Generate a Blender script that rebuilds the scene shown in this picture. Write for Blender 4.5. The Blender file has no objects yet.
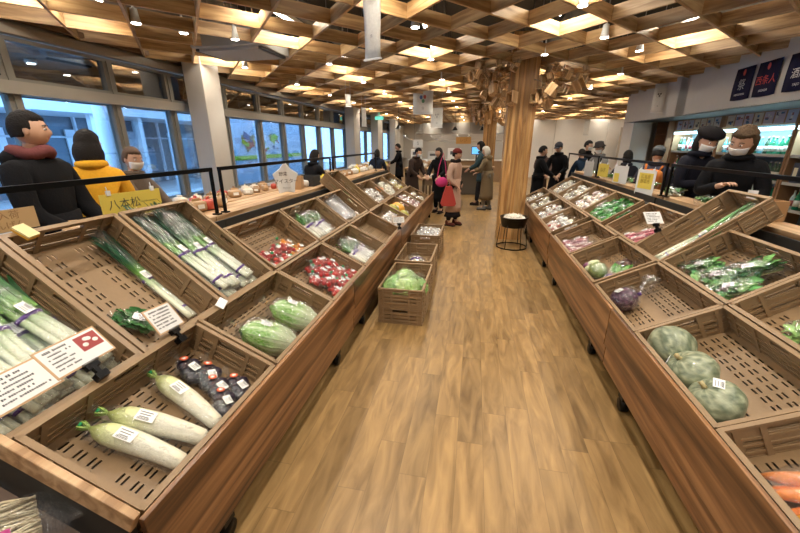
import bpy, math, random
from mathutils import Matrix, Vector, noise
random.seed(7)
sc = bpy.context.scene
COL = sc.collection
PI = math.pi
R = math.radians

# ------------------------------------------------------------------ camera
cam_data = bpy.data.cameras.new('camera')
cam_data.sensor_width = 36.0
cam_data.lens = 362.0 / 800.0 * 36.0
cam_data.clip_start = 0.02
cam = bpy.data.objects.new('camera', cam_data)
COL.objects.link(cam)
cam.location = (0, 0, 1.7)
cam.rotation_euler = (R(90 - 18.84), 0, R(11.31))
sc.camera = cam

# ------------------------------------------------------------------ world, light, exposure
world = bpy.data.worlds.new('dusk_sky')
sc.world = world
world.use_nodes = True
wn = world.node_tree.nodes
wn['Background'].inputs[0].default_value = (0.36, 0.62, 1.0, 1)
wn['Background'].inputs[1].default_value = 8.5
sc.view_settings.view_transform = 'Standard'
sc.view_settings.look = 'None'
sc.view_settings.gamma = 1.0
sc.view_settings.use_curve_mapping = False
sc.view_settings.exposure = -0.15
SPOT_W = 52.0
TUBE_W = 36.0
LIT_COLUMNS = [-4.04, -2.40, -0.76, 0.88, 2.52, 4.16, 5.80, 7.44]

# ------------------------------------------------------------------ materials
MATS = {}
def new_mat(name):
    m = bpy.data.materials.new(name); m.use_nodes = True
    MATS[name] = m
    return m, m.node_tree.nodes, m.node_tree.links, m.node_tree.nodes['Principled BSDF']

def painted(name, rough=0.5, bump=0.0, scale=30.0, var=0.12, metallic=0.0, trans=0.0, coat=0.0, spec=0.5):
    """colour from the mesh's own colour attribute, varied by noise"""
    m, n, l, b = new_mat(name)
    a = n.new('ShaderNodeAttribute'); a.attribute_name = 'Col'
    tc = n.new('ShaderNodeTexCoord')
    nz = n.new('ShaderNodeTexNoise'); nz.inputs['Scale'].default_value = scale; nz.inputs['Detail'].default_value = 3
    l.new(tc.outputs['Object'], nz.inputs['Vector'])
    mr = n.new('ShaderNodeMapRange'); mr.inputs[3].default_value = 1 - var; mr.inputs[4].default_value = 1 + var
    l.new(nz.outputs[0], mr.inputs[0])
    mx = n.new('ShaderNodeVectorMath'); mx.operation = 'SCALE'
    l.new(a.outputs['Color'], mx.inputs[0]); l.new(mr.outputs[0], mx.inputs['Scale'])
    l.new(mx.outputs[0], b.inputs['Base Color'])
    b.inputs['Roughness'].default_value = rough; b.inputs['Metallic'].default_value = metallic
    b.inputs['Coat Weight'].default_value = coat; b.inputs['Specular IOR Level'].default_value = spec
    if bump:
        bp = n.new('ShaderNodeBump'); bp.inputs['Strength'].default_value = bump; bp.inputs['Distance'].default_value = 0.01
        l.new(nz.outputs[0], bp.inputs['Height']); l.new(bp.outputs[0], b.inputs['Normal'])
    return m

def wood(name, c1, c2, c3, axis=1, scale=1.0, rough=0.45, island=0.25, stretch=14.0, grain=9.0):
    m, n, l, b = new_mat(name)
    tc = n.new('ShaderNodeTexCoord'); mp = n.new('ShaderNodeMapping')
    s = [stretch * scale] * 3; s[axis] = scale * 1.1
    mp.inputs['Scale'].default_value = s
    l.new(tc.outputs['Object'], mp.inputs[0])
    geo = n.new('ShaderNodeNewGeometry')
    ad = n.new('ShaderNodeVectorMath'); ad.operation = 'ADD'
    sc_ = n.new('ShaderNodeMath'); sc_.operation = 'MULTIPLY'; sc_.inputs[1].default_value = 37.0
    l.new(geo.outputs['Random Per Island'], sc_.inputs[0])
    l.new(mp.outputs[0], ad.inputs[0]); l.new(sc_.outputs[0], ad.inputs[1])
    nz = n.new('ShaderNodeTexNoise'); nz.inputs['Scale'].default_value = 1.0; nz.inputs['Detail'].default_value = 6; nz.inputs['Distortion'].default_value = 0.6
    l.new(ad.outputs[0], nz.inputs['Vector'])
    cr = n.new('ShaderNodeValToRGB')
    cr.color_ramp.elements[0].position = 0.38; cr.color_ramp.elements[0].color = (*c1, 1)
    cr.color_ramp.elements[1].position = 0.64; cr.color_ramp.elements[1].color = (*c3, 1)
    e = cr.color_ramp.elements.new(0.5); e.color = (*c2, 1)
    l.new(nz.outputs[0], cr.inputs[0])
    mr = n.new('ShaderNodeMapRange'); mr.inputs[3].default_value = 1 - island; mr.inputs[4].default_value = 1 + island
    l.new(geo.outputs['Random Per Island'], mr.inputs[0])
    mx = n.new('ShaderNodeVectorMath'); mx.operation = 'SCALE'
    l.new(cr.outputs[0], mx.inputs[0]); l.new(mr.outputs[0], mx.inputs['Scale'])
    l.new(mx.outputs[0], b.inputs['Base Color'])
    b.inputs['Roughness'].default_value = rough
    bp = n.new('ShaderNodeBump'); bp.inputs['Strength'].default_value = 0.12; bp.inputs['Distance'].default_value = 0.004
    l.new(nz.outputs[0], bp.inputs['Height']); l.new(bp.outputs[0], b.inputs['Normal'])
    return m

def floor_material():
    m, n, l, b = new_mat('floor_planks')
    tc = n.new('ShaderNodeTexCoord'); sx = n.new('ShaderNodeSeparateXYZ'); l.new(tc.outputs['Object'], sx.inputs[0])
    def M(op, a, b_=None, c=None):
        k = n.new('ShaderNodeMath'); k.operation = op
        for i, v in enumerate((a, b_, c)):
            if v is None: continue
            if hasattr(v, 'is_linked') or hasattr(v, 'links'): l.new(v, k.inputs[i])
            else: k.inputs[i].default_value = v
        return k.outputs[0]
    W, L = 0.15, 0.92
    xs = M('DIVIDE', sx.outputs[0], W); col = M('FLOOR', xs)
    wn1 = n.new('ShaderNodeTexWhiteNoise'); wn1.noise_dimensions = '1D'; l.new(col, wn1.inputs['W'])
    ys = M('ADD', M('DIVIDE', sx.outputs[1], L), M('MULTIPLY', wn1.outputs[0], 5.3)); row = M('FLOOR', ys)
    cb = n.new('ShaderNodeCombineXYZ'); l.new(col, cb.inputs[0]); l.new(row, cb.inputs[1])
    wn2 = n.new('ShaderNodeTexWhiteNoise'); wn2.noise_dimensions = '2D'; l.new(cb.outputs[0], wn2.inputs['Vector'])
    # grain
    mp = n.new('ShaderNodeMapping'); mp.inputs['Scale'].default_value = (15, 2.6, 1); l.new(tc.outputs['Object'], mp.inputs[0])
    off = n.new('ShaderNodeVectorMath'); off.operation = 'ADD'; l.new(mp.outputs[0], off.inputs[0])
    sc2 = n.new('ShaderNodeVectorMath'); sc2.operation = 'SCALE'; sc2.inputs['Scale'].default_value = 30; l.new(wn2.outputs['Color'], sc2.inputs[0]); l.new(sc2.outputs[0], off.inputs[1])
    nz = n.new('ShaderNodeTexNoise'); nz.inputs['Scale'].default_value = 1.0; nz.inputs['Detail'].default_value = 5; nz.inputs['Distortion'].default_value = 0.8; l.new(off.outputs[0], nz.inputs['Vector'])
    cr = n.new('ShaderNodeValToRGB'); cr.color_ramp.elements[0].position = 0.28; cr.color_ramp.elements[1].position = 0.75
    cr.color_ramp.elements[0].color = (0.160, 0.090, 0.030, 1); cr.color_ramp.elements[1].color = (0.385, 0.235, 0.090, 1)
    l.new(nz.outputs[0], cr.inputs[0])
    mr = n.new('ShaderNodeMapRange'); mr.inputs[3].default_value = 0.84; mr.inputs[4].default_value = 1.14; l.new(wn2.outputs[0], mr.inputs[0])
    mx = n.new('ShaderNodeVectorMath'); mx.operation = 'SCALE'; l.new(cr.outputs[0], mx.inputs[0])
    fx = M('FRACT', xs); fy = M('FRACT', ys)
    gx = M('GREATER_THAN', M('MINIMUM', fx, M('SUBTRACT', 1.0, fx)), 0.012)
    gy = M('GREATER_THAN', M('MINIMUM', fy, M('SUBTRACT', 1.0, fy)), 0.0025)
    seam = M('MULTIPLY_ADD', M('MULTIPLY', gx, gy), 0.22, 0.78)
    l.new(M('MULTIPLY', mr.outputs[0], seam), mx.inputs['Scale'])
    l.new(mx.outputs[0], b.inputs['Base Color'])
    rr = n.new('ShaderNodeMapRange'); rr.inputs[3].default_value = 0.30; rr.inputs[4].default_value = 0.5; l.new(nz.outputs[0], rr.inputs[0]); l.new(rr.outputs[0], b.inputs['Roughness'])
    bp = n.new('ShaderNodeBump'); bp.inputs['Strength'].default_value = 0.08; bp.inputs['Distance'].default_value = 0.003
    l.new(nz.outputs[0], bp.inputs['Height']); l.new(bp.outputs[0], b.inputs['Normal'])
    return m

def film_material(name, tint=(0.95, 0.97, 1.0), gloss=0.32, haze=0.018, scale=38.0):
    m, n, l, b = new_mat(name)
    n.remove(b)
    out = n['Material Output']
    tr = n.new('ShaderNodeBsdfTransparent'); tr.inputs[0].default_value = (*tint, 1)
    gl = n.new('ShaderNodeBsdfGlossy'); gl.inputs['Roughness'].default_value = 0.13; gl.inputs[0].default_value = (1, 1, 1, 1)
    df = n.new('ShaderNodeBsdfDiffuse'); df.inputs[0].default_value = (0.85, 0.87, 0.9, 1)
    tc = n.new('ShaderNodeTexCoord'); nz = n.new('ShaderNodeTexNoise'); nz.inputs['Scale'].default_value = scale; nz.inputs['Detail'].default_value = 4; nz.inputs['Distortion'].default_value = 1.2
    l.new(tc.outputs['Object'], nz.inputs['Vector'])
    bp = n.new('ShaderNodeBump'); bp.inputs['Strength'].default_value = 0.9; bp.inputs['Distance'].default_value = 0.02
    l.new(nz.outputs[0], bp.inputs['Height']); l.new(bp.outputs[0], gl.inputs['Normal'])
    fr = n.new('ShaderNodeFresnel'); fr.inputs[0].default_value = 1.45; l.new(bp.outputs[0], fr.inputs['Normal'])
    ma = n.new('ShaderNodeMath'); ma.operation = 'MULTIPLY_ADD'; ma.inputs[1].default_value = 0.30; ma.inputs[2].default_value = gloss * 0.08; ma.use_clamp = True
    l.new(fr.outputs[0], ma.inputs[0])
    m1 = n.new('ShaderNodeMixShader'); m1.inputs[0].default_value = haze; l.new(tr.outputs[0], m1.inputs[1]); l.new(df.outputs[0], m1.inputs[2])
    m2 = n.new('ShaderNodeMixShader'); l.new(ma.outputs[0], m2.inputs[0]); l.new(m1.outputs[0], m2.inputs[1]); l.new(gl.outputs[0], m2.inputs[2])
    l.new(m2.outputs[0], out.inputs[0])
    return m

def emitter(name, col, strength):
    m, n, l, b = new_mat(name)
    b.inputs['Base Color'].default_value = (*col, 1)
    b.inputs['Emission Color'].default_value = (*col, 1); b.inputs['Emission Strength'].default_value = strength
    return m

def glass_material(name, k, base):
    m, n, l, b = new_mat(name)
    n.remove(b); out = n['Material Output']
    tr = n.new('ShaderNodeBsdfTransparent'); tr.inputs[0].default_value = (0.80, 0.90, 0.96, 1)
    gl = n.new('ShaderNodeBsdfGlossy'); gl.inputs['Roughness'].default_value = 0.02
    fr = n.new('ShaderNodeFresnel'); fr.inputs[0].default_value = 1.5
    ma = n.new('ShaderNodeMath'); ma.operation = 'MULTIPLY_ADD'; ma.inputs[1].default_value = k; ma.inputs[2].default_value = base; ma.use_clamp = True
    l.new(fr.outputs[0], ma.inputs[0])
    mx = n.new('ShaderNodeMixShader'); l.new(ma.outputs[0], mx.inputs[0]); l.new(tr.outputs[0], mx.inputs[1]); l.new(gl.outputs[0], mx.inputs[2])
    l.new(mx.outputs[0], out.inputs[0])
    return m

M_PLASTIC = painted('matte_moulded_plastic', 0.42, 0.05, 60, 0.08)
M_VEG = painted('vegetable_skin', 0.38, 0.25, 45, 0.16, coat=0.15)
M_LEAF = painted('leaf_surface', 0.5, 0.8, 34, 0.32)
M_CLOTH = painted('woven_cloth', 0.9, 0.3, 60, 0.14, spec=0.2)
M_SKIN = painted('skin', 0.55, 0.05, 20, 0.05)
M_HAIR = painted('hair', 0.75, 0.9, 90, 0.4, spec=0.25)
M_PAINT = painted('painted_surface', 0.6, 0.0, 8, 0.04)
M_PAPER = painted('paper', 0.7, 0.0, 20, 0.05)
M_METAL = painted('dark_metal', 0.35, 0.0, 20, 0.05, metallic=0.85)
M_BRIGHTMETAL = painted('bright_metal', 0.28, 0.0, 20, 0.05, metallic=1.0)
M_GLASSB = painted('bottle_glass', 0.08, 0.0, 20, 0.05, coat=0.6)
def napa_material():
    m = painted('napa_leaf', 0.42, 0.5, 30, 0.15)
    n = m.node_tree.nodes; l = m.node_tree.links; b = n['Principled BSDF']
    src = b.inputs['Base Color'].links[0].from_socket
    tc = n.new('ShaderNodeTexCoord'); mp = n.new('ShaderNodeMapping'); mp.inputs['Scale'].default_value = (32, 60, 60); l.new(tc.outputs['Object'], mp.inputs[0])
    nz = n.new('ShaderNodeTexNoise'); nz.inputs['Scale'].default_value = 18; l.new(tc.outputs['Object'], nz.inputs['Vector'])
    ad = n.new('ShaderNodeVectorMath'); ad.operation = 'ADD'; l.new(mp.outputs[0], ad.inputs[0]); l.new(nz.outputs['Color'], ad.inputs[1])
    vo = n.new('ShaderNodeTexVoronoi'); vo.feature = 'DISTANCE_TO_EDGE'; vo.inputs['Scale'].default_value = 1.0; l.new(ad.outputs[0], vo.inputs['Vector'])
    mr = n.new('ShaderNodeMapRange'); mr.inputs[1].default_value = 0.02; mr.inputs[2].default_value = 0.16; mr.inputs[3].default_value = 0.42; mr.inputs[4].default_value = 0.0; l.new(vo.outputs[0], mr.inputs[0])
    mx = n.new('ShaderNodeMix'); mx.data_type = 'RGBA'; mx.inputs[7].default_value = (0.66, 0.76, 0.42, 1)
    l.new(mr.outputs[0], mx.inputs[0]); l.new(src, mx.inputs[6]); l.new(mx.outputs[2], b.inputs['Base Color'])
    return m
M_NAPA = napa_material()
M_CEIL = painted('dark_ceiling', 0.85, 0.0, 3, 0.1)
M_WOODL = wood('lattice_wood', (0.34, 0.19, 0.078), (0.50, 0.31, 0.14), (0.62, 0.42, 0.21), axis=0, scale=1.6, island=0.20)
M_BOARD = wood('front_board_wood', (0.075, 0.030, 0.011), (0.215, 0.098, 0.038), (0.40, 0.205, 0.088), axis=1, scale=0.55, rough=0.32, island=0.06, stretch=26.0)
M_LEDGE = wood('ledge_wood', (0.33, 0.185, 0.085), (0.50, 0.31, 0.16), (0.62, 0.42, 0.24), axis=1, scale=1.2, island=0.1)
M_PILLAR = wood('pillar_wood', (0.24, 0.115, 0.036), (0.42, 0.225, 0.078), (0.58, 0.35, 0.14), axis=2, scale=1.0, island=0.22, stretch=12)
M_BLOCK = wood('block_wood', (0.42, 0.25, 0.11), (0.58, 0.37, 0.18), (0.70, 0.48, 0.26), axis=2, scale=3.0, island=0.25)
M_FLOOR = floor_material()
M_FILM = film_material('clear_plastic_film')
M_CLEAR = film_material('clear_tray_plastic', haze=0.22, scale=8.0)
M_GLASS = glass_material('window_glass', 0.7, 0.0)
M_GLASSR = glass_material('reflective_glass', 0.7, 0.30)
M_TUBE = emitter('lit_tube', (1.0, 0.93, 0.82), 9.0)
M_BULB = emitter('lit_lamp_lens', (1.0, 0.95, 0.88), 30.0)
M_SHELFLIGHT = emitter('lit_cool_tube', (0.62, 0.92, 1.0), 4.5)
M_SCREEN = emitter('lit_screen', (0.12, 0.45, 0.9), 1.2)
M_EXITSIGN = emitter('lit_green_sign', (0.15, 0.75, 0.6), 1.2)

# ------------------------------------------------------------------ mesh builder
def V(*a): return Vector(a)
class MB:
    def __init__(self):
        self.v = []; self.f = []; self.c = []; self.mi = []; self.sm = []; self.M = Matrix.Identity(4); self.m = 0
    def add(self, verts, faces, col, smooth=False):
        k = len(self.v)
        single = not isinstance(col[0], (tuple, list))
        for i, p in enumerate(verts):
            self.v.append(self.M @ Vector(p)); self.c.append(col if single else col[i])
        for f in faces:
            self.f.append([k + i for i in f]); self.mi.append(self.m); self.sm.append(smooth)
    def box(self, c, s, col=(.8,.8,.8), rot=None, taper=1.0):
        x, y, z = s[0]/2, s[1]/2, s[2]/2
        P = [V(-x,-y,-z),V(x,-y,-z),V(x,y,-z),V(-x,y,-z),V(-x*taper,-y*taper,z),V(x*taper,-y*taper,z),V(x*taper,y*taper,z),V(-x*taper,y*taper,z)]
        if rot is not None: P = [rot @ p for p in P]
        self.add([p + Vector(c) for p in P], [(0,3,2,1),(4,5,6,7),(0,1,5,4),(1,2,6,5),(2,3,7,6),(3,0,4,7)], col)
    def bar(self, a, b, w, h, col=(.8,.8,.8), up=(0,0,1)):
        a, b = Vector(a), Vector(b); d = b - a; L = d.length; d.normalize()
        u = Vector(up); s = d.cross(u)
        if s.length < 1e-4: s = d.cross(V(1,0,0))
        s.normalize(); u = s.cross(d)
        rot = Matrix((d, s, u)).transposed()
        self.box((a + b) / 2, (L, w, h), col, rot)
    def tube(self, pts, radii, cols=(.8,.8,.8), n=10, cap=True, flat=1.0, jitter=0.0):
        pts = [Vector(p) for p in pts]
        if not isinstance(radii, (list, tuple)): radii = [radii] * len(pts)
        single = not isinstance(cols[0], (tuple, list))
        vs = []; cs = []; fs = []
        t0 = (pts[1] - pts[0]).normalized(); s = t0.cross(V(0,0,1))
        if s.length < 1e-3: s = t0.cross(V(0,1,0))
        s.normalize()
        for i, p in enumerate(pts):
            t = (pts[min(i+1, len(pts)-1)] - pts[max(i-1, 0)]).normalized()
            s = (s - t * s.dot(t)).normalized(); u = s.cross(t)
            for k in range(n):
                a = 2*PI*k/n; r = radii[i] * (1 + jitter * (random.random() - .5))
                vs.append(p + s*math.cos(a)*r + u*math.sin(a)*r*flat); cs.append(cols if single else cols[i])
        for i in range(len(pts)-1):
            for k in range(n):
                k2 = (k+1) % n
                fs.append((i*n+k, i*n+k2, (i+1)*n+k2, (i+1)*n+k))
        if cap:
            fs.append(tuple(range(n))[::-1]); fs.append(tuple((len(pts)-1)*n + k for k in range(n)))
        self.add(vs, fs, cs, True)
    def ball(self, c, r, col=(.8,.8,.8), nu=16, nv=10, fn=None, rot=None, colfn=None):
        if not isinstance(r, (tuple, list)): r = (r, r, r)
        vs = []; cs = []; fs = []
        for j in range(nv+1):
            th = PI*j/nv
            for i in range(nu):
                ph = 2*PI*i/nu
                d = V(math.sin(th)*math.cos(ph), math.sin(th)*math.sin(ph), math.cos(th))
                k = fn(d, th, ph) if fn else 1.0
                p = V(d.x*r[0]*k, d.y*r[1]*k, d.z*r[2]*k)
                if rot is not None: p = rot @ p
                vs.append(p + Vector(c)); cs.append(colfn(d, th, ph) if colfn else col)
        for j in range(nv):
            for i in range(nu):
                i2 = (i+1) % nu
                fs.append((j*nu+i, (j+1)*nu+i, (j+1)*nu+i2, j*nu+i2))
        self.add(vs, fs, cs, True)
    def lathe(self, prof, c=(0,0,0), cols=(.8,.8,.8), n=20, smooth=True):
        vs = []; cs = []; fs = []
        single = not isinstance(cols[0], (tuple, list))
        for j, (r, z) in enumerate(prof):
            for i in range(n):
                a = 2*PI*i/n; vs.append(V(c[0]+r*math.cos(a), c[1]+r*math.sin(a), c[2]+z)); cs.append(cols if single else cols[j])
        for j in range(len(prof)-1):
            for i in range(n):
                i2 = (i+1) % n; fs.append((j*n+i, j*n+i2, (j+1)*n+i2, (j+1)*n+i))
        fs.append(tuple(range(n))[::-1]); fs.append(tuple((len(prof)-1)*n+i for i in range(n)))
        self.add(vs, fs, cs, smooth)
    def prism(self, pts, y0, y1, col=(.8,.8,.8)):
        """outline in x,z extruded along y"""
        n = len(pts)
        vs = [V(x, y0, z) for x, z in pts] + [V(x, y1, z) for x, z in pts]
        fs = [tuple(range(n)), tuple(range(2*n-1, n-1, -1))] + [(i, n+i, n+(i+1)%n, (i+1)%n) for i in range(n)]
        self.add(vs, fs, col)
    def plate(self, xb, yb, t, hole, col, M=None):
        """slotted plate in local xy from z=0 to z=t; hole(i,j) says which cells are open"""
        nx, ny = len(xb), len(yb); vs = []; fs = []
        for z in (0, t):
            for y in yb:
                for x in xb: vs.append(V(x, y, z))
        id = lambda i, j, k: k*nx*ny + j*nx + i
        H = lambda i, j: i < 0 or j < 0 or i >= nx-1 or j >= ny-1 or hole(i, j)
        for j in range(ny-1):
            for i in range(nx-1):
                if H(i, j): continue
                fs.append((id(i,j,1), id(i+1,j,1), id(i+1,j+1,1), id(i,j+1,1)))
                fs.append((id(i,j,0), id(i,j+1,0), id(i+1,j+1,0), id(i+1,j,0)))
                if H(i-1, j): fs.append((id(i,j,0), id(i,j,1), id(i,j+1,1), id(i,j+1,0)))
                if H(i+1, j): fs.append((id(i+1,j,0), id(i+1,j+1,0), id(i+1,j+1,1), id(i+1,j,1)))
                if H(i, j-1): fs.append((id(i,j,0), id(i+1,j,0), id(i+1,j,1), id(i,j,1)))
                if H(i, j+1): fs.append((id(i,j+1,0), id(i,j+1,1), id(i+1,j+1,1), id(i+1,j+1,0)))
        if M is not None: vs = [M @ p for p in vs]
        self.add(vs, fs, col)
    def build(self, name, mat, parent=None, bevel=0.0):
        me = bpy.data.meshes.new(name)
        me.from_pydata([tuple(p) for p in self.v], [], self.f)
        for m in (mat if isinstance(mat, (list, tuple)) else [mat]): me.materials.append(m)
        me.polygons.foreach_set('material_index', self.mi)
        me.polygons.foreach_set('use_smooth', self.sm)
        at = me.color_attributes.new('Col', 'FLOAT_COLOR', 'POINT')
        flat = []
        for c in self.c: flat.extend((c[0], c[1], c[2], 1.0))
        at.data.foreach_set('color', flat)
        me.update()
        o = bpy.data.objects.new(name, me); COL.objects.link(o)
        if parent is not None: o.parent = parent
        if bevel:
            b = o.modifiers.new('edge', 'BEVEL'); b.width = bevel; b.segments = 2; b.limit_method = 'ANGLE'
        return o

def tag(o, label, cat, group=None, kind=None):
    if label: o['label'] = label
    if cat: o['category'] = cat
    if group: o['group'] = group
    if kind: o['kind'] = kind
    return o
def struct(o): o['kind'] = 'structure'; return o
def empty(name, label=None, cat=None, group=None, loc=(0,0,0), rz=0.0):
    o = bpy.data.objects.new(name, None); COL.objects.link(o); o.location = loc; o.rotation_euler = (0, 0, rz)
    o.empty_display_size = 0.1
    return tag(o, label, cat, group)
def dup(o, label=None, group=None, parent=None):
    c = o.copy(); COL.objects.link(c)
    if parent is not None: c.parent = parent
    for ch in list(o.children): dup(ch, None, None, c)
    if label: c['label'] = label
    if group: c['group'] = group
    return c
def T(x, y, z): return Matrix.Translation((x, y, z))
def RX(a): return Matrix.Rotation(a, 4, 'X')
def RY(a): return Matrix.Rotation(a, 4, 'Y')
def RZ(a): return Matrix.Rotation(a, 4, 'Z')
def S(x, y=None, z=None):
    if y is None: y = z = x
    m = Matrix.Identity(4); m[0][0] = x; m[1][1] = y; m[2][2] = z; return m
def setM(o, m): o.matrix_basis = m; return o
def text_mesh(name, s, size, mat, parent, M, col=(.02,.02,.02), extrude=0.0004, align='CENTER'):
    cu = bpy.data.curves.new(name, 'FONT'); cu.body = s; cu.size = size; cu.extrude = extrude
    cu.align_x = align; cu.align_y = 'CENTER'; cu.resolution_u = 2
    o = bpy.data.objects.new(name, cu); COL.objects.link(o)
    dg = bpy.context.evaluated_depsgraph_get(); me = bpy.data.meshes.new_from_object(o.evaluated_get(dg))
    COL.objects.unlink(o); bpy.data.objects.remove(o); bpy.data.curves.remove(cu)
    at = me.color_attributes.new('Col', 'FLOAT_COLOR', 'POINT')
    at.data.foreach_set('color', [*col, 1.0] * len(me.vertices))
    me.materials.clear(); me.materials.append(mat)
    r = bpy.data.objects.new(name, me); COL.objects.link(r)
    if parent is not None: r.parent = parent
    r.matrix_basis = M
    return r

# ------------------------------------------------------------------ room shell
def shell():
    b = MB(); b.box((3.0, 11.5, -0.05), (16.1, 30.0, 0.1)); struct(b.build('floor', M_FLOOR))
    b = MB(); b.box((3.0, 11.5, 4.35), (16.1, 30.0, 0.1), (0.035, 0.033, 0.030)); struct(b.build('ceiling', M_CEIL))
    wc = (0.74, 0.72, 0.68)
    b = MB(); b.box((3.0, 26.1, 2.15), (16.1, 0.2, 4.3), (0.55, 0.53, 0.50))
    for x in (0.8, 3.2, 5.6, 8.0): b.box((x, 25.99, 1.5), (0.03, 0.02, 3.0), (0.42, 0.40, 0.37))
    struct(b.build('wall_back', M_PAINT))
    b = MB(); b.box((3.0, -3.6, 2.15), (16.1, 0.2, 4.3), wc); struct(b.build('wall_front', M_PAINT))
    b = MB(); b.box((11.1, 18.7, 2.15), (0.2, 14.6, 4.3), wc); struct(b.build('wall_right', M_PAINT))
    # left wall: low wall, header and the two plain ends
    b = MB(); g = (0.36, 0.33, 0.29)
    b.box((-5.05, 11.2, 0.37), (0.22, 29.6, 0.74), g)
    b.box((-5.05, 11.2, 3.56), (0.22, 29.6, 1.48), g)
    b.box((-4.93, 11.2, 2.84), (0.10, 29.6, 0.10), (0.30, 0.26, 0.21))
    b.box((-4.92, 11.2, 2.96), (0.13, 29.6, 0.06), (0.22, 0.13, 0.07))
    b.box((-5.05, 24.5, 1.78), (0.22, 3.0, 2.1), wc)
    struct(b.build('wall_left', M_PAINT))
    b = MB(); b.box((-4.86, 11.2, 0.76), (0.34, 29.6, 0.04), (0.42, 0.41, 0.40)); struct(b.build('trim_1', M_PAINT))
    # windows, bay by bay
    ys = [-2.3, -1.15, 0.0, 1.12, 2.26, 3.4, 4.6, 5.62, 7.0, 8.2, 9.3, 10.45, 11.6, 12.8, 14.1, 15.4, 16.9, 18.4, 20.0, 21.6, 23.0]
    fc = (0.20, 0.19, 0.17)
    for i in range(len(ys) - 1):
        y0, y1 = ys[i], ys[i+1]; yc = (y0 + y1) / 2; w = y1 - y0
        b = MB()
        b.box((-5.0, y0 + 0.03, 1.76), (0.14, 0.07, 1.96), fc)
        b.box((-5.0, y1 - 0.025, 1.76), (0.10, 0.05, 1.96), fc)
        b.box((-5.0, yc, 0.80), (0.12, w, 0.05), fc); b.box((-5.0, yc, 2.755), (0.12, w, 0.04), fc)
        b.box((-4.97, yc, 2.265), (0.18, w, 0.13), (0.30, 0.275, 0.24))
        b.box((-5.0, yc, 2.35), (0.12, w, 0.04), fc)
        f = struct(b.build('window_%d' % (i + 1), M_PAINT))
        b = MB(); b.box((-5.0, yc, 1.51), (0.012, w - 0.09, 1.38)); b.build('lower_pane', M_GLASS, f)
        b = MB(); b.box((-5.0, yc, 2.55), (0.012, w - 0.09, 0.37)); b.build('upper_pane', M_GLASSR, f)
    # plastered columns inside the glass
    for y, w in ((5.98, 0.44), (13.9, 0.75), (17.4, 0.85), (21.2, 0.9)):
        b = MB(); b.box((-4.58, y, 1.55), (0.34, w, 3.1), (0.50, 0.47, 0.43)); b.box((-4.58, y, 3.7), (0.3, w - .06, 1.2), (0.2, 0.18, 0.16))
        tag(b.build('support_column', M_PAINT, bevel=0.01), None, None)
shell()
cols_ = [o for o in COL.objects if o.name.startswith('support_column')]
for o, l in zip(cols_, ('nearest pale grey plastered column in front of the glass wall', 'second pale grey column along the glass wall',
                        'third pale grey column along the glass wall', 'farthest pale grey column along the glass wall')):
    tag(o, l, 'column')

def right_block():
    wc = (0.60, 0.59, 0.57)
    b = MB()
    b.box((4.6, 4.2, 3.25), (1.24, 15.2, 2.06), wc)                 # bulkhead over the shelves
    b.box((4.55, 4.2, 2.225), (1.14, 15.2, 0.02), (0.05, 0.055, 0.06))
    b.box((5.3, 4.2, 2.15), (0.16, 15.2, 4.3), (0.25, 0.22, 0.2))
    b.box((7.55, 11.65, 2.15), (7.14, 0.3, 4.3), wc)
    b.box((4.2, 11.45, 1.1), (0.44, 0.70, 2.2), wc)
    b.box((3.995, 8.9, 2.6), (0.03, 0.35, 0.78), (0.40, 0.40, 0.39))
    struct(b.build('wall_right', M_PAINT))
right_block()

def lattice():
    ux, uy = 0.413, 0.480
    L = math.hypot(ux, uy)
    def inside(x, y): return (-4.9 < x < 4.3 and -2.6 < y < 25.8) or (3.9 <= x < 10.8 and 11.9 < y < 25.8)
    k = 0
    for name, sx in (('trim_2', 1), ('trim_3', -1)):
        ang = math.atan2(uy, sx * ux)
        b = MB(); inv = RZ(-ang)
        for i in range(-40, 60):
            # the line i passes through node (0.05+2*ux*i, 4.265)
            run = []
            for j in range(-60, 60):
                x = 0.05 + 2*ux*i + sx*ux*j; y = 4.265 + uy*j
                x2 = x + sx*ux; y2 = y + uy
                if inside((x+x2)/2, (y+y2)/2): run.append((x, y, x2, y2))
            for q in range(0, len(run), 2):
                seg = run[q:q+2]
                a = inv @ V(seg[0][0], seg[0][1], 0); c = inv @ V(seg[-1][2], seg[-1][3], 0)
                if (a-c).length > 3*L: continue
                z0 = 2.90 if sx == 1 else 2.902
                b.box(((a.x+c.x)/2, a.y, z0 + 0.0675), (abs(c.x-a.x) - 0.002, 0.026, 0.135))
        o = struct(b.build(name, M_WOODL)); o.rotation_euler = (0, 0, ang)
lattice()

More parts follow.
